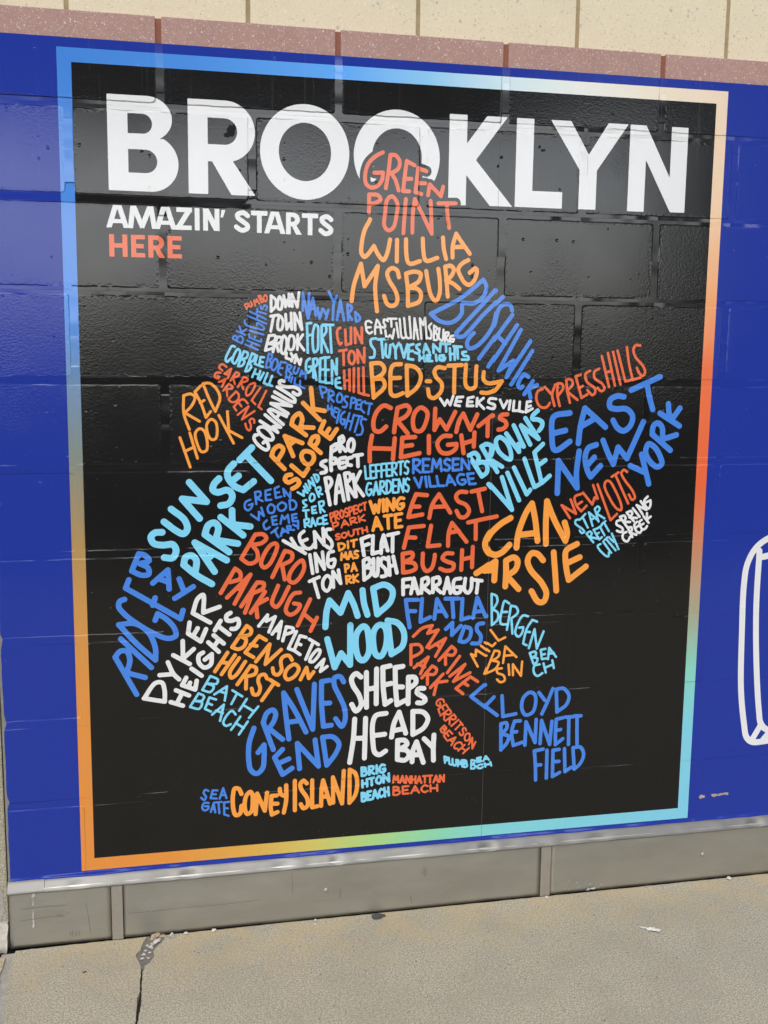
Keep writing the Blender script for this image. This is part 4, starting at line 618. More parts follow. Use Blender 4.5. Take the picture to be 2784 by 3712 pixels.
FLATLANDS|b|5.5|1|834,1267 803,1266! 808,1303 814,1337;808,1295 828,1296;845,1265 842,1324! 867,1313;878,1318 884,1267! 910,1313;881,1298 902,1299;906,1267 941,1268;924,1269 928,1316;951,1269 949,1323! 970,1318;980,1320 990,1267! 1013,1317;984,1304 1003,1303;909,1346 926,1330! 925,1362! 948,1339;945,1379 958,1342! 974,1348 972,1372 959,1382 945,1379!;1008,1335 993,1338 991,1351 1002,1368 999,1386 979,1387
MARINE PARK|r|4.4|0|824,1361 847,1341 873,1335! 861,1355! 889,1347! 860,1391;866,1394 909,1370! 883,1416;882,1384 896,1393;892,1427 925,1392! 936,1403 930,1415 909,1412! 910,1439;947,1419 915,1461;819,1435 818,1383! 840,1384 848,1398 838,1408 821,1415;827,1443 864,1417! 844,1460;836,1434 855,1443;848,1471 875,1441! 887,1450 881,1463 863,1462! 863,1489;922,1471 962,1441! 932,1485! 976,1464;997,1489 977,1475! 939,1504! 958,1519;957,1489 971,1498;904,1464 871,1498;915,1483 888,1485! 881,1517
MILL BASIN|o|3.8|2|999,1449 980,1415! 993,1421! 993,1404! 1019,1421;1006,1394 1026,1410;1016,1386 1034,1397! 1042,1389;1028,1354 1050,1383! 1068,1375;1017,1469 1040,1409! 1053,1412 1051,1425 1035,1435! 1052,1441 1044,1457 1017,1469!;1064,1443 1069,1399! 1100,1429;1067,1424 1089,1423;1061,1457 1048,1459 1050,1469 1066,1476 1070,1490 1058,1494 1049,1486;1079,1448 1082,1476;1092,1477 1091,1448! 1114,1480! 1116,1442
BERGEN BEACH|c|3.8|0|1031,1341 1028,1259! 1041,1265 1044,1280 1033,1300! 1046,1309 1046,1327 1031,1341!;1076,1286 1064,1279 1057,1301 1055,1338 1071,1341;1057,1308 1071,1308;1072,1355 1081,1292! 1096,1297 1100,1311 1083,1326! 1087,1366;1128,1322 1115,1319 1102,1337 1095,1366 1104,1375 1114,1364 1116,1350! 1105,1351;1153,1337 1140,1332! 1125,1357 1117,1394! 1127,1399;1124,1363 1135,1364;1133,1407 1147,1357! 1155,1409! 1172,1364;1147,1449 1136,1420! 1151,1417 1153,1427 1142,1432! 1158,1436 1155,1447 1147,1449!;1179,1411 1166,1413! 1170,1438! 1183,1437;1168,1426 1178,1425;1187,1439 1189,1409! 1209,1434;1189,1425 1202,1423;1164,1452 1150,1455 1149,1473 1159,1483 1173,1476;1175,1450 1182,1475;1199,1443 1204,1464;1179,1462 1201,1454
FLOYD BENNETT FIELD|b|5.2|2|1018,1499 983,1528! 1052,1583;1020,1555 1042,1533;1064,1531 1068,1587! 1103,1582;@1140,1526 1123,1539 1119,1568 1130,1587 1149,1581 1157,1554 1153,1532;1165,1528 1182,1550!;1203,1520 1189,1556 1175,1587;1217,1584 1213,1522! 1233,1521 1249,1541 1243,1565 1217,1584!;1065,1678 1063,1607! 1078,1605 1080,1617 1067,1635! 1085,1642 1082,1658 1065,1678!;1116,1602 1100,1602! 1093,1632 1099,1668! 1123,1661;1095,1631 1107,1631;1131,1669 1132,1606! 1159,1664! 1160,1601;1173,1668 1175,1605! 1200,1672! 1204,1609;1235,1601 1216,1604! 1215,1637 1216,1674! 1236,1659;1217,1635 1229,1633;1241,1600 1263,1600;1251,1602 1253,1676;1266,1598 1285,1599;1274,1601 1277,1676;1182,1684 1158,1687! 1162,1727 1164,1768;1163,1727 1177,1727;1193,1688 1194,1765;1227,1688 1210,1689! 1211,1762! 1231,1752;1211,1721 1228,1721;1242,1687 1246,1751! 1263,1740;1272,1746 1266,1686! 1287,1686 1297,1706 1289,1731 1272,1746!
GERRITSON BEACH|r|3.1|0|908,1539 906,1532 897,1530 890,1534 888,1543 895,1548 899,1545! 897,1539;919,1554 913,1544! 893,1556! 897,1568;903,1550 907,1559;899,1574 922,1558! 928,1567 924,1572 917,1572 910,1566! 909,1585;913,1589 935,1573! 941,1582 938,1586 931,1586 924,1581! 924,1599;948,1588 929,1604;952,1593 960,1604;956,1598 940,1614;969,1619 967,1613 962,1611 959,1616 962,1625 960,1630 954,1630 951,1623;@978,1628 971,1627 966,1634 967,1645 975,1646 979,1639;977,1657 986,1639! 987,1669! 995,1651;900,1611 910,1601! 916,1609 914,1613 905,1606! 911,1616 909,1621 904,1619 900,1611;932,1625 923,1615! 909,1628! 916,1639;916,1622 922,1630;919,1643 941,1635! 930,1656;927,1641 934,1648;959,1656 956,1650 946,1650 939,1656 939,1665 947,1666;966,1657 949,1672;978,1666 962,1680;958,1665 970,1673
PLUMB BEACH|c|3.4|0|985,1723 985,1700! 994,1702 993,1709 986,1711! 996,1716 994,1723 985,1723!;914,1702 912,1685! 919,1688 920,1693 919,1696 913,1694;924,1689 926,1706! 932,1709;934,1693 935,1705 940,1712 944,1708 944,1696;949,1714 949,1697! 955,1709! 959,1698! 961,1716;965,1717 964,1698! 971,1701 972,1705 965,1707! 973,1710 974,1715 970,1718 965,1717;1011,1694 1000,1696! 1001,1707! 1013,1705;1000,1701 1010,1700;1018,1705 1024,1692! 1033,1703;1020,1700 1030,1699;1016,1714 1009,1714 1002,1718 1003,1722 1010,1724 1017,1721;1022,1711 1024,1721;1037,1709 1040,1719;1023,1716 1038,1714
MANHATTAN BEACH|r|3.4|0|777,1745 779,1727! 784,1739! 789,1728! 791,1746;795,1747 801,1729! 807,1748;797,1741 805,1742;811,1749 811,1730! 822,1750! 822,1732;826,1732 826,1750;836,1733 836,1751;826,1741 836,1742;840,1752 846,1734! 852,1752;842,1746 850,1746;856,1734 866,1734;861,1734 861,1752;870,1734 880,1734;875,1734 875,1753;884,1753 891,1735! 897,1753;887,1747 894,1747;901,1753 901,1735! 912,1753! 912,1735;778,1779 778,1757! 790,1759 792,1763 779,1767! 793,1769 795,1774 789,1779 778,1779;818,1758 802,1758! 803,1778! 818,1778;802,1768 815,1768;825,1778 835,1759! 846,1778;829,1771 841,1771;869,1762 861,1759 853,1765 853,1772 861,1778 869,1775;876,1760 877,1777;894,1760 895,1777;877,1769 894,1769
BRIGHTON BEACH|c|4.1|0|695,1721 694,1699! 703,1700 705,1704 695,1709! 706,1710 707,1715 703,1720 695,1721;714,1719 713,1698! 724,1698 725,1703 721,1707 714,1709! 727,1718;733,1696 734,1717;754,1697 747,1695 741,1703 741,1712 748,1716 755,1712 755,1706! 749,1707;696,1734 697,1752;708,1731 709,1750;696,1743 709,1741;714,1730 726,1728;720,1729 721,1748;@739,1725 733,1733 733,1740 740,1745 746,1738 745,1730;752,1743 751,1723! 766,1741! 765,1720;696,1789 695,1767! 702,1768 704,1772 696,1778! 704,1778 706,1784 702,1789 696,1789;719,1764 710,1765! 711,1787! 720,1786;710,1776 717,1775;724,1785 729,1762! 737,1784;726,1777 734,1776;749,1762 745,1760 741,1767 741,1776 746,1782 751,1778;754,1758 756,1781;764,1757 766,1779;755,1769 765,1768
SHEEPS HEAD BAY|w|6.8|0|690,1460 677,1450 666,1463 670,1481 686,1508 691,1534 678,1548 667,1530;704,1449 705,1540;730,1441 730,1532;705,1493 729,1490;765,1435 746,1438! 748,1493 753,1535! 768,1526;751,1484 768,1481;798,1438 778,1440! 780,1495 784,1538! 805,1528;781,1491 798,1492;813,1537 813,1467! 830,1469 833,1482 815,1497;854,1499 840,1499 836,1509 855,1523 858,1531 850,1537 838,1536;675,1569 672,1620 663,1683;703,1569 702,1622 701,1674;675,1620 702,1621;756,1559 730,1563 722,1581 723,1637 728,1661 739,1668 756,1659;724,1616 753,1614;771,1623 777,1587 790,1558! 808,1615;777,1606 801,1603;827,1620 826,1558! 853,1562 866,1580 856,1603 827,1620!;787,1684 787,1633! 806,1634 812,1645 791,1657! 812,1662 818,1675 807,1687 787,1684!;826,1693 828,1663 837,1640! 856,1697;831,1675 847,1675;857,1633 881,1658!;883,1625 882,1661 883,1693
GRAVES END|b|6.8|0|421,1576 409,1615 408,1662 413,1685 427,1695 442,1682 446,1651 446,1621! 431,1640;469,1635 444,1563! 453,1540 468,1532 475,1542 470,1562 458,1579! 492,1610;508,1610 500,1543 495,1490! 523,1537 551,1595;504,1567 535,1564;528,1483 568,1589! 572,1472;610,1464 590,1466! 590,1521 595,1583! 615,1581;593,1523 611,1523;646,1470 637,1456 623,1458 622,1476 636,1508 649,1540 650,1571 642,1586 626,1565;492,1636 472,1656! 492,1702! 516,1687;482,1672 508,1662;535,1690 529,1623! 583,1687! 574,1617;604,1686 593,1611! 619,1612 635,1631 627,1656 604,1686!
CONEY ISLAND|o|5.7|0|389,1745 383,1731 373,1729 368,1748 369,1785 375,1800 385,1797 389,1776;@411,1741 401,1751 397,1782 403,1799 413,1794 417,1765 416,1747;424,1801 428,1747! 447,1794! 453,1747;477,1756 464,1756! 462,1788 465,1806! 479,1800;464,1777 479,1778;485,1739 487,1753 497,1759!;501,1731 501,1770 495,1803;523,1721 523,1799;553,1730 545,1722 537,1730 540,1746 554,1769 555,1790 545,1796 538,1784;567,1723 567,1795! 581,1793;590,1793 591,1750 595,1725! 613,1789;592,1769 606,1769;621,1787 620,1719! 644,1791! 648,1704;663,1791 663,1702! 677,1712 683,1742 677,1773 663,1791!
SEA GATE|b|3.3|0|308,1731 300,1727 296,1735 302,1746 297,1754 290,1747;330,1731 318,1730! 313,1750! 328,1752;316,1740 326,1741;335,1753 344,1726! 352,1753;338,1744 348,1744;308,1762 297,1761 292,1774 298,1781 307,1777 307,1770! 299,1770;313,1786 320,1764! 324,1788;315,1778 322,1779;322,1762 340,1762;332,1763 334,1791;358,1763 346,1764! 346,1795! 357,1800;346,1778 355,1780
CANARSIE|o|8.3|2|1073,1064 1047,1079 1019,1106 1010,1131 1020,1152 1036,1158 1054,1151 1072,1133;1091,1141 1095,1103 1115,1049 1129,1028! 1139,1070 1147,1125;1100,1108 1136,1105;1170,1133 1168,1079 1169,1023! 1191,1072 1223,1127! 1227,1106 1219,1079;989,1204 1036,1175! 1034,1224;1010,1198 1034,1197;1064,1241 1065,1205 1064,1174! 1084,1166 1095,1175 1090,1198 1067,1213! 1100,1249;1164,1176 1148,1159 1132,1157 1122,1176 1131,1200 1162,1235 1176,1264 1169,1285 1155,1285 1135,1256;1192,1156 1198,1210 1203,1257;1255,1136 1227,1151 1224,1161 1229,1203 1236,1230! 1282,1196;1231,1185 1264,1171
MIDWOOD|c|8.2|0|599,1327 602,1287 609,1260! 637,1292! 656,1243! 670,1272 680,1302;692,1237 696,1270 705,1300;730,1300 719,1233! 748,1225 768,1240 764,1268 730,1300!;604,1358 623,1431! 639,1396! 662,1427! 662,1325;@695,1329 679,1346 677,1387 686,1413 696,1417 709,1399 708,1355 703,1334;@736,1327 722,1343 722,1384 729,1405 740,1409 752,1388 755,1350 748,1331;768,1405 757,1317! 782,1324 799,1349 796,1385 768,1405!"""
PARSED = []
for ln in WORDS.strip().split('\n'):
    text, col, r, seam, st = ln.split('|')
    r = float(r); r *= .83 if r < 4.2 else .95
    PARSED.append((text, col, r, int(seam), [smooth_pts(s) for s in st.split(';')]))
CN = dict(w='white', o='orange', r='coral red', b='blue', c='sky blue')
for k, (text, col, r, seam, polys) in enumerate(PARSED):
    A = np.concatenate(polys); st = 1.15 if r < 4 else 1.5
    xs = np.arange(A[:, 0].min() - r - 6, A[:, 0].max() + r + 6, st); ys = np.arange(A[:, 1].min() - r - 4, A[:, 1].max() + r + 4, st)
    f = strokes_sdf(polys, r, xs, ys)
    if seam:                       # the two drops of film are misregistered by 3 mm across the seam
        f2 = strokes_sdf(polys, r, xs, ys, gx=xs + (3.0 if seam == 2 else -3.0))
        side_ = (xs < SEAM) if seam == 2 else (xs > SEAM)
        f = np.where(side_[None, :], f2, f)
    o = film('place_name', f, xs, ys, yb - .0006, M_txt[col], mural)
    o['label'] = '%s hand-drawn lettering reading %s' % (CN[col], text)

M_pit = plain('pierced_film', (.004, .004, .004), .9, .2, 60)
for nm, bl in (('film_tear', [(377, 158, 9, 13), (369, 167, 7, 5), (384, 150, 5, 8)]), ('film_pit', [(179, 212, 4.5, 3.6)]), ('film_pit', [(1023, 186, 3.6, 4.0)]), ('film_pit', [(1015, 206, 2.6, 2.8)]), ('film_pit', [(1128, 164, 4.5, 3.6), (1119, 156, 2, 3)]), ('film_pit', [(397, 243, 2.6, 2.6)])):
    o = flecks(nm, bl, yb - .0012, M_pit, mural); o['label'] = 'small black hole punched in the film' if nm == 'film_pit' else 'black ragged tear in the film inside the letter R'

# title: geometric bold capitals
xs = np.arange(98, 1516, 1.5); ys = np.arange(86, 310, 1.5)
U = lambda *p: np.minimum.reduce([poly_sdf(q, xs, ys) for q in p])
cut = lambda a, *p: np.maximum.reduce([a] + [-poly_sdf(q, xs, ys) for q in p])
T0, T1 = 92.5, 299.0
Bq = cut(U([(104, T0)] + arc(190, 141, 55.5, 48.5, -90, 62) + arc(197, 237.5, 61.5, 61.5, -62, 90) + [(104, T1)]),
         [(148, 131)] + arc(180, 152.5, 21.5, 21.5, -90, 90) + [(148, 174)], [(148, 208)] + arc(186, 233.5, 25.5, 25.5, -90, 90) + [(148, 259)])
Rq = cut(U([(280.5, T0)] + arc(364, 159.5, 67.5, 67, -90, 90) + [(324.5, 226.5), (324.5, T1), (280.5, T1)], [(331, 222), (379, 222), (432, T1), (377, T1)]),
         [(324.5, 131)] + arc(362, 160, 29, 29, -90, 90) + [(324.5, 189)])
O1 = cut(U(arc(547, 196.5, 104, 106.5, 0, 354, 90)), arc(547, 196, 61, 65, 0, 354, 90))
O2 = cut(U(arc(765.5, 196.5, 104, 106.5, 0, 354, 90)), arc(765.5, 196, 60, 64, 0, 354, 90), rect(640, 257, 900, 330))
Kq = U(rect(892, T0, 936, T1 + 2), [(930, 166), (985, T0), (1036, T0), (959, 195), (1053.5, T1 + 1), (996.5, T1 + 1), (930, 224)])
Lq = U(rect(1059.5, T0, 1103.5, T1 + .5), rect(1059.5, 260.5, 1181, T1 + .5))
Yq = U([(1146, T0), (1198, T0), (1246.5, 169), (1295.5, T0), (1347.5, T0), (1269, 206), (1269, T1), (1224, T1), (1224, 206)])
Nq = U([(1353, T0), (1395, T0), (1463.5, 214), (1463.5, T0), (1508, T0), (1508, T1 - 1.5), (1468.5, T1 - 1.5), (1397.5, 174), (1397.5, T1), (1353, T1)])
gp = next(p for p in PARSED if p[0] == 'GREEN POINT')
gap = strokes_sdf(gp[4], gp[2] + 8.3, xs, ys)
title = np.maximum(np.minimum.reduce([Bq, Rq, O1, O2, Kq, Lq, Yq, Nq]), -gap)
o = film('title_lettering', title, xs, ys, yb - .0003, M_txt['w'], mural); o['label'] = 'large bold white title reading BROOKLYN'

xs = np.arange(94, 620, .8); ys = np.arange(328, 386, .8)
w_ = 11.2; t0, t1 = 331.0, 380.5
clip = lambda f, a, b: np.maximum(f, poly_sdf(rect(0, a, 700, b), xs, ys))
def Aq(x0, x1, a, b):
    m = (x0 + x1) / 2
    return clip(U(seg(x0 + 4.2, b + 4, m - 1.0, a - 8, w_), seg(x1 - 4.2, b + 4, m + 1.0, a - 8, w_), rect(x0 + 11, b - 19, x1 - 11, b - 10)), a, b)
def Sq(x0, x1, a, b):
    cx = (x0 + x1) / 2; q = w_ / 2 - .2
    return strokes_sdf([smooth_pts("%f,%f %f,%f %f,%f %f,%f %f,%f %f,%f %f,%f %f,%f %f,%f" % (x1 - q - 1, a + 12, cx + 3, a + q, x0 + q + 3, a + 10, x0 + q + 4, a + 17, cx, (a + b) / 2 - 1, x1 - q - 1, b - 16, x1 - q - 2, b - 10, cx - 1, b - q, x0 + q, b - 13))], q, xs, ys)
parts = [Aq(97, 146, t0, t1),
         clip(U(seg(149, t1 + 4, 156.5, t0 - 4, w_), seg(203.5, t1 + 4, 194.5, t0 - 4, w_), seg(153.5, t0 - 8, 176.5, t1 - 2, w_), seg(197, t0 - 8, 174.5, t1 - 2, w_)), t0, t1),
         Aq(203, 252, t0, t1),
         clip(U(rect(252, t0, 287, t0 + 10), rect(250, t1 - 10, 286, t1), seg(283, t0 + 2, 254, t1 - 2, w_)), t0, t1),
         U(rect(293, t0, 304, t1)),
         clip(U(rect(312, t0, 323, t1), rect(338, t0, 349, t1), seg(314.5, t0 - 6, 346.5, t1 + 6, 12)), t0, t1),
         U([(354, 333), (363, 333), (357, 350), (351.5, 350)]),
         Sq(382, 420, t0 + 1, t1 + 2),
         U(rect(421.5, t0 + 1, 459.5, t0 + 11.5), rect(435, t0 + 1, 446, t1 + 1)),
         Aq(452, 501, t0 + 1.5, t1 + 1.5),
         cut(U([(502.5, t0 + 2)] + arc(518, t0 + 17.5, 17, 15.5, -90, 90) + [(513.5, t0 + 33), (513.5, t1 + 2), (502.5, t1 + 2)], [(515, t0 + 30), (526.5, t0 + 30), (539.5, t1 + 2), (526, t1 + 2)]), [(513.5, t0 + 12)] + arc(517, t0 + 17.5, 6.5, 5.5, -90, 90) + [(513.5, t0 + 23)]),
         U(rect(540, t0 + 2.5, 578, t0 + 13), rect(553.5, t0 + 2.5, 564.5, t1 + 2.5)),
         Sq(578.5, 615, t0 + 3, t1 + 3.5)]
o = film('tagline_lettering', np.minimum.reduce(parts), xs, ys, yb - .0003, M_txt['w'], mural); o['label'] = "white capitals reading AMAZIN' STARTS"
xs = np.arange(98, 270, .8); ys = np.arange(391, 449, .8); a, b = 395.0, 444.5
Eq = lambda x0, x1: U(rect(x0, a, x0 + 11, b), rect(x0, a, x1, a + 9.6), rect(x0, (a + b) / 2 - 5, x1 - 3, (a + b) / 2 + 4.6), rect(x0, b - 9.6, x1, b))
parts = [U(rect(102, a, 113, b), rect(131, a, 142, b), rect(102, a + 19.5, 142, a + 29.5)), Eq(150, 181),
         cut(U([(188, a)] + arc(206, a + 15.8, 17.5, 15.8, -90, 90) + [(199, a + 31.6), (199, b), (188, b)], [(201, a + 29), (213, a + 29), (225.5, b), (212, b)]), [(199, a + 9.6)] + arc(205, a + 15.8, 7.4, 6.2, -90, 90) + [(199, a + 22)]),
         Eq(231, 263)]
o = film('tagline_lettering', np.minimum.reduce(parts), xs, ys, yb - .0003, M_txt['r'], mural); o['label'] = 'coral red capitals reading HERE'

# ------------------------------------------------------------------ stainless skirting
sk = empty('metal_skirting', (0, 0, 0))
tag(sk, 'dull stainless steel skirting along the foot of the wall with a dented bent top lip', 'skirting')
FY = -.020; ZB = .0025; ZT = GZ - 1.943
def panel(x0, x1, y, seed, lift=0.0):
    bm = bmesh.new(); nx = max(6, int((x1 - x0) / .012)); nz = 16; g = []
    for i in range(nx + 1):
        col = []
        for j in range(nz + 1):
            x = x0 + (x1 - x0) * i / nx; z = ZB + lift + (ZT + .004 - ZB) * j / nz
            dn = .0022 * mnoise.noise(Vector((x * 4.5, z * 9, seed))) + .0007 * mnoise.noise(Vector((x * 18, z * 26, seed + 4)))
            edge = min(1, min(i, nx - i) / 3) * (min(1, j / 3) * .7 + .3) * min(1, (nz - j) / 3)
            col.append(bm.verts.new((x, y + dn * edge, z)))
        g.append(col)
    for i in range(nx):
        for j in range(nz): bm.faces.new((g[i][j], g[i + 1][j], g[i + 1][j + 1], g[i][j + 1]))
    ex = bmesh.ops.extrude_face_region(bm, geom=list(bm.faces))
    for v in [q for q in ex['geom'] if isinstance(q, bmesh.types.BMVert)]: v.co.y = -.0016 if v.co.x else v.co.y
    return bm_link('face_panel', bm, M_metal, sk, True)
def strip_panel(name, x0, x1, y, back, mat, z0):
    bm = bmesh.new(); add_box(bm, x0, x1, y, back, z0, ZT + .003, .0009); return bm_link(name, bm, mat, sk)
panel(-.170, .0676, FY, 1.0); panel(.0972, 1.1784, FY, 5.0); panel(1.2090, 5.0, FY, 9.0)
strip_panel('cover_strip', .069, .0955, FY - .0030, FY + .004, M_strip, .0012)
strip_panel('cover_strip', 1.180, 1.2075, FY - .0030, FY + .004, M_strip, .0012)
def lip(x0, x1, seed, tilt=0.0):
    prof = [(-.0010, 1.9235), (-.0050, 1.9250), (-.0095, 1.9290), (-.0140, 1.9335), (-.0185, 1.9380), (-.0225, 1.9415), (-.0250, 1.9445), (-.0252, 1.9475), (-.0240, 1.9490), (-.0205, 1.9490)]
    nx = max(4, int((x1 - x0) / .006)); bm = bmesh.new(); g = []
    for i in range(nx + 1):
        x = x0 + (x1 - x0) * i / nx; col = []
        for j, (y, Yd) in enumerate(prof):
            k = min(1, j / 3) * (1 if j < 8 else .4)
            a = mnoise.noise(Vector((x * 6, seed, 0))); b = mnoise.noise(Vector((x * 24, seed + 3, j * .12)))
            dent = 0
            for c, w, dp in ((.245, .030, .0075), (.475, .035, .004), (1.02, .03, .0075), (.62, .02, .004), (.80, .05, .003), (1.33, .05, .006), (1.80, .03, .007), (2.3, .04, .007), (-.02, .03, .004)):
                dent += dp * math.exp(-((x - c) / w) ** 2) * (1 + .8 * math.sin((x - c) / w * 2.5))
            dz = (-.0012 * a + .0010 * b + dent * .55 * math.exp(-((j - 3.0) / 2.0) ** 2)) * k
            dy = (.0016 * a + .0012 * b + dent * .5 * math.exp(-((j - 4.5) / 1.8) ** 2)) * k
            col.append(bm.verts.new((x, y + dy - .0004 * tilt, GZ - Yd - dz + tilt * .001)))
        g.append(col)
    for i in range(nx):
        for j in range(len(prof) - 1): bm.faces.new((g[i][j], g[i + 1][j], g[i + 1][j + 1], g[i][j + 1]))
    return bm_link('top_lip', bm, M_lip, sk, True)
l1 = lip(-.172, -.0875, 2.0, 1.0); lip(-.0865, 5.0, 7.0)
for x, Yd in ((.601, 2.014), (1.654, 2.015)):
    bm = bmesh.new(); bmesh.ops.create_uvsphere(bm, u_segments=20, v_segments=12, radius=.0062)
    for v in bm.verts: v.co = Vector((x + v.co.x, FY - .0006 + v.co.y * .45, GZ - Yd + v.co.z))
    bm_link('rivet', bm, M_strip, sk, True)
M_scr = plain('dark_scratch', (.17, .16, .145), .6, .4, 90)
for sc_, w2, lb in ((["-143,1987 -95,1986 -66,1986.5 -37,1988"], .42, 'long thin dark scratch across the left panel'), (["-144,2016 -110,2014.5 -68,2013 -42,2015", "-60,2011 -45,2012"], .38, 'second thin dark scratch across the left panel'),
        (["109,2023 135,2023.5 159,2024", "165,2024.5 230,2023 334,2024 430,2022"], .36, 'long thin scratch across the middle panel'), (["8,1986 12,2010 14,2032 18,2065"], .35, 'upright thin scratch on the left panel'),
        (["-29,2057 -31,2068", "-25,2055 -24,2070", "-17,2056 -16,2070", "-10,2058 -8,2069"], .5, 'row of short dark scuffs low on the left panel'), (["513,1957 514,1985 514,2013"], .35, 'upright hairline scratch'), (["637,2012 637,2039"], .5, 'short upright dark scratch right of the rivet'),
        (["858,1974 859,2002", "864,1980 864,1998", "853,1984 853,1994"], .7, 'dark upright smudge'), (["823,2051 825,2062 827,2072"], .6, 'short dark scratch low on the middle panel')):
    ps = [smooth_pts(q) for q in sc_]; A = np.concatenate(ps)
    xs = np.arange(A[:, 0].min() - 2, A[:, 0].max() + 2, .35); ys = np.arange(A[:, 1].min() - 2, A[:, 1].max() + 2, .35)
    o = film('scratch', strokes_sdf(ps, w2, xs, ys), xs, ys, FY - .0024, M_scr, sk); o['label'] = lb
# white paint: one long run and a spatter
def on_face(name, blobs, label, st=.5):
    o = flecks(name, blobs, FY - .0026, M_drip, sk, st); o['label'] = label
on_face('paint_run', [(-113, 1953, 3.2, 5), (-114, 1975, 1.5, 24), (-115, 2010, 1.3, 26), (-115.5, 2034, 1.1, 6)], 'thin run of white paint down the left panel')
on_face('paint_spatter', [(1290 + random.uniform(-60, 80), 2062 + random.uniform(-20, 16), random.uniform(1.0, 1.9), random.uniform(1.0, 1.9)) for _ in range(16)] + [(1330, 2081, 12, 2.4), (1318, 2083, 5, 2)], 'spatter of white paint low on the right panel')

# ------------------------------------------------------------------ loose bits on the pavement
def pebble(name, x, y, s, mat, label, cat, group=None, flat=.55, seed=0, z=0.0):
    bm = bmesh.new(); bmesh.ops.create_icosphere(bm, subdivisions=3, radius=1.0)
    ax = (random.uniform(.75, 1.3), random.uniform(.7, 1.1), flat)
    for v in bm.verts:
        n = 1 + .34 * mnoise.noise(v.co * 1.3 + Vector((seed * 3.1, 0, 0))) + .16 * mnoise.noise(v.co * 3.5 + Vector((0, seed, 0)))
        for k in range(3):                                   # knock facets off
            dvec = Vector((math.sin(seed * 7 + k * 2.1), math.cos(seed * 3 + k * 2.9), math.sin(seed + k))).normalized()
            q = v.co.normalized().dot(dvec)
            if q > .62: n *= .62 / q
        c = v.co * n; v.co = Vector((c.x * ax[0] * s, c.y * ax[1] * s, c.z * ax[2] * s))
    mz = min(v.co.z for v in bm.verts)
    for v in bm.verts: v.co.z -= mz
    o = bm_link(name, bm, mat); o.location = (x, y, z - .0006); o.rotation_euler = (0, 0, seed * 1.7)
    tag(o, label, cat, group); return o
pebble('concrete_chip', .2126, -.0364, .0085, M_chip, 'largest white concrete chip, lying against the skirting right of the broken joint', 'chip', 'loose concrete chips', .8, 1)
gl = 'pale concrete crumb in the broken hole of the pavement joint under the skirting'
for i, (x, y, s) in enumerate([(.1740, -.0522, .0075), (.1608, -.0726, .0060), (.1438, -.1031, .0052), (.1576, -.0947, .0042), (.1520, -.0620, .0045), (.1640, -.0600, .0050), (.1480, -.0850, .0042), (.1545, -.1180, .0040), (.1400, -.1180, .0040), (.1800, -.0400, .0055)]):
    pebble('concrete_chip', x, y, s, M_chip if i < 4 else M_patch, gl, 'chip', 'crumbs in the broken joint', .6, 2 + i, -.003)
pebble('rubble_lump', .1715, -.0285, .014, M_chip_tan, 'tan lump of broken concrete wedged under the skirting in the broken joint', 'rubble', None, .55, 21, -.007)
pebble('rubble_lump', .1900, -.0270, .009, M_chip_tan, 'smaller tan splinter of concrete beside the wedged lump', 'rubble', None, .5, 22, -.005)
for i, (x, y, s, lb) in enumerate([(.2469, -.0285, .0052, 'flat white chip half under the skirting, right of the largest chip'), (.3158, -.0290, .0060, 'white chip tucked under the skirting edge, farthest right of the broken joint chips'),
        (.5715, -.0310, .0050, 'white crumb at the skirting foot below the left rivet'), (.5690, -.0480, .0034, 'tiny white crumb on the pavement in front of the skirting below the left rivet'),
        (1.1955, -.0320, .0046, 'pale crumb at the foot of the right cover strip'), (1.7300, -.0330, .0066, 'white pebble at the skirting foot near the right edge')]):
    pebble('concrete_chip', x, y, s, M_chip, lb, 'chip', 'loose concrete chips', .7, 31 + i)
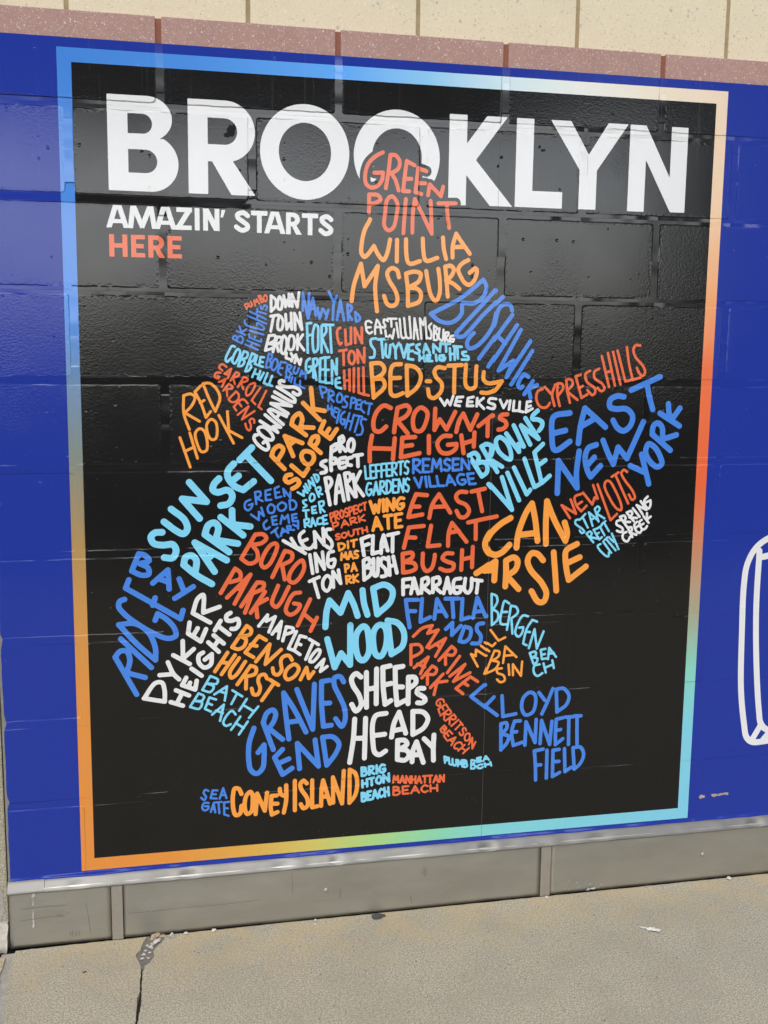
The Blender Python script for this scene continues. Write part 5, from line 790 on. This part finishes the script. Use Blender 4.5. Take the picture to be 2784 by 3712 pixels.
pebble('flat_pebble', .730, -.0450, .0125, M_peb, 'flat dark grey pebble on the pavement at the middle of the skirting', 'pebble', None, .35, 41)
pebble('rusty_bit', .7475, -.0400, .0048, M_rust, 'small rusty brown bit beside the dark grey pebble', 'debris', None, .6, 42)
# dried stains of gum and pink paint
gsp = [(.0079, -.1519, .0048), (-.0500, -.2220, .0036), (.885, -.4300, .0030), (.9950, -.2600, .0026), (1.4700, -.5300, .0032), (1.660, -.1250, .0028)]
for i, (x, y, s) in enumerate(gsp):
    pebble('gum_spot', x, y, s, M_spot, 'small flattened dark gum spot on the open pavement', 'gum spot', 'gum spots on the pavement', .10, 50 + i)
for i, (x, y) in enumerate([(.1766, -.1319), (.1903, -.1254), (.1999, -.1329), (.1901, -.1392)]):
    pebble('pink_fleck', x, y, .0042, M_chip_pink, 'pinkish fleck on the pavement right of the broken joint', 'fleck', 'pink flecks beside the joint', .10, 70 + i)
# crumpled white scrap
bm = bmesh.new()
sc_pts = [(-.034, .030), (-.028, .016), (-.020, .013), (-.018, .003), (-.008, -.004), (.004, -.009), (.010, -.016), (.015, -.014), (.013, -.007), (.021, -.003), (.022, .003), (.010, .005), (.004, .011), (-.003, .010), (-.006, .017), (-.012, .012), (-.024, .021)]
n = len(sc_pts); ctr = bm.verts.new((0, 0, .006)); ring0 = [bm.verts.new((x, y, .001 + random.uniform(0, .004))) for x, y in sc_pts]
ring1 = [bm.verts.new((x * .5, y * .5, .004 + random.uniform(0, .007))) for x, y in sc_pts]
for i in range(n):
    j = (i + 1) % n
    bm.faces.new((ring0[i], ring0[j], ring1[j], ring1[i])); bm.faces.new((ring1[i], ring1[j], ctr))
ex = bmesh.ops.extrude_face_region(bm, geom=list(bm.faces))
for v in [q for q in ex['geom'] if isinstance(q, bmesh.types.BMVert)]: v.co.z -= .0009
o = bm_link('paper_scrap', bm, M_paper); o.scale = (.85, .85, 1.0); o.location = (1.402, -.244, 0); tag(o, 'crumpled white scrap of paper on the pavement at the right', 'paper scrap')
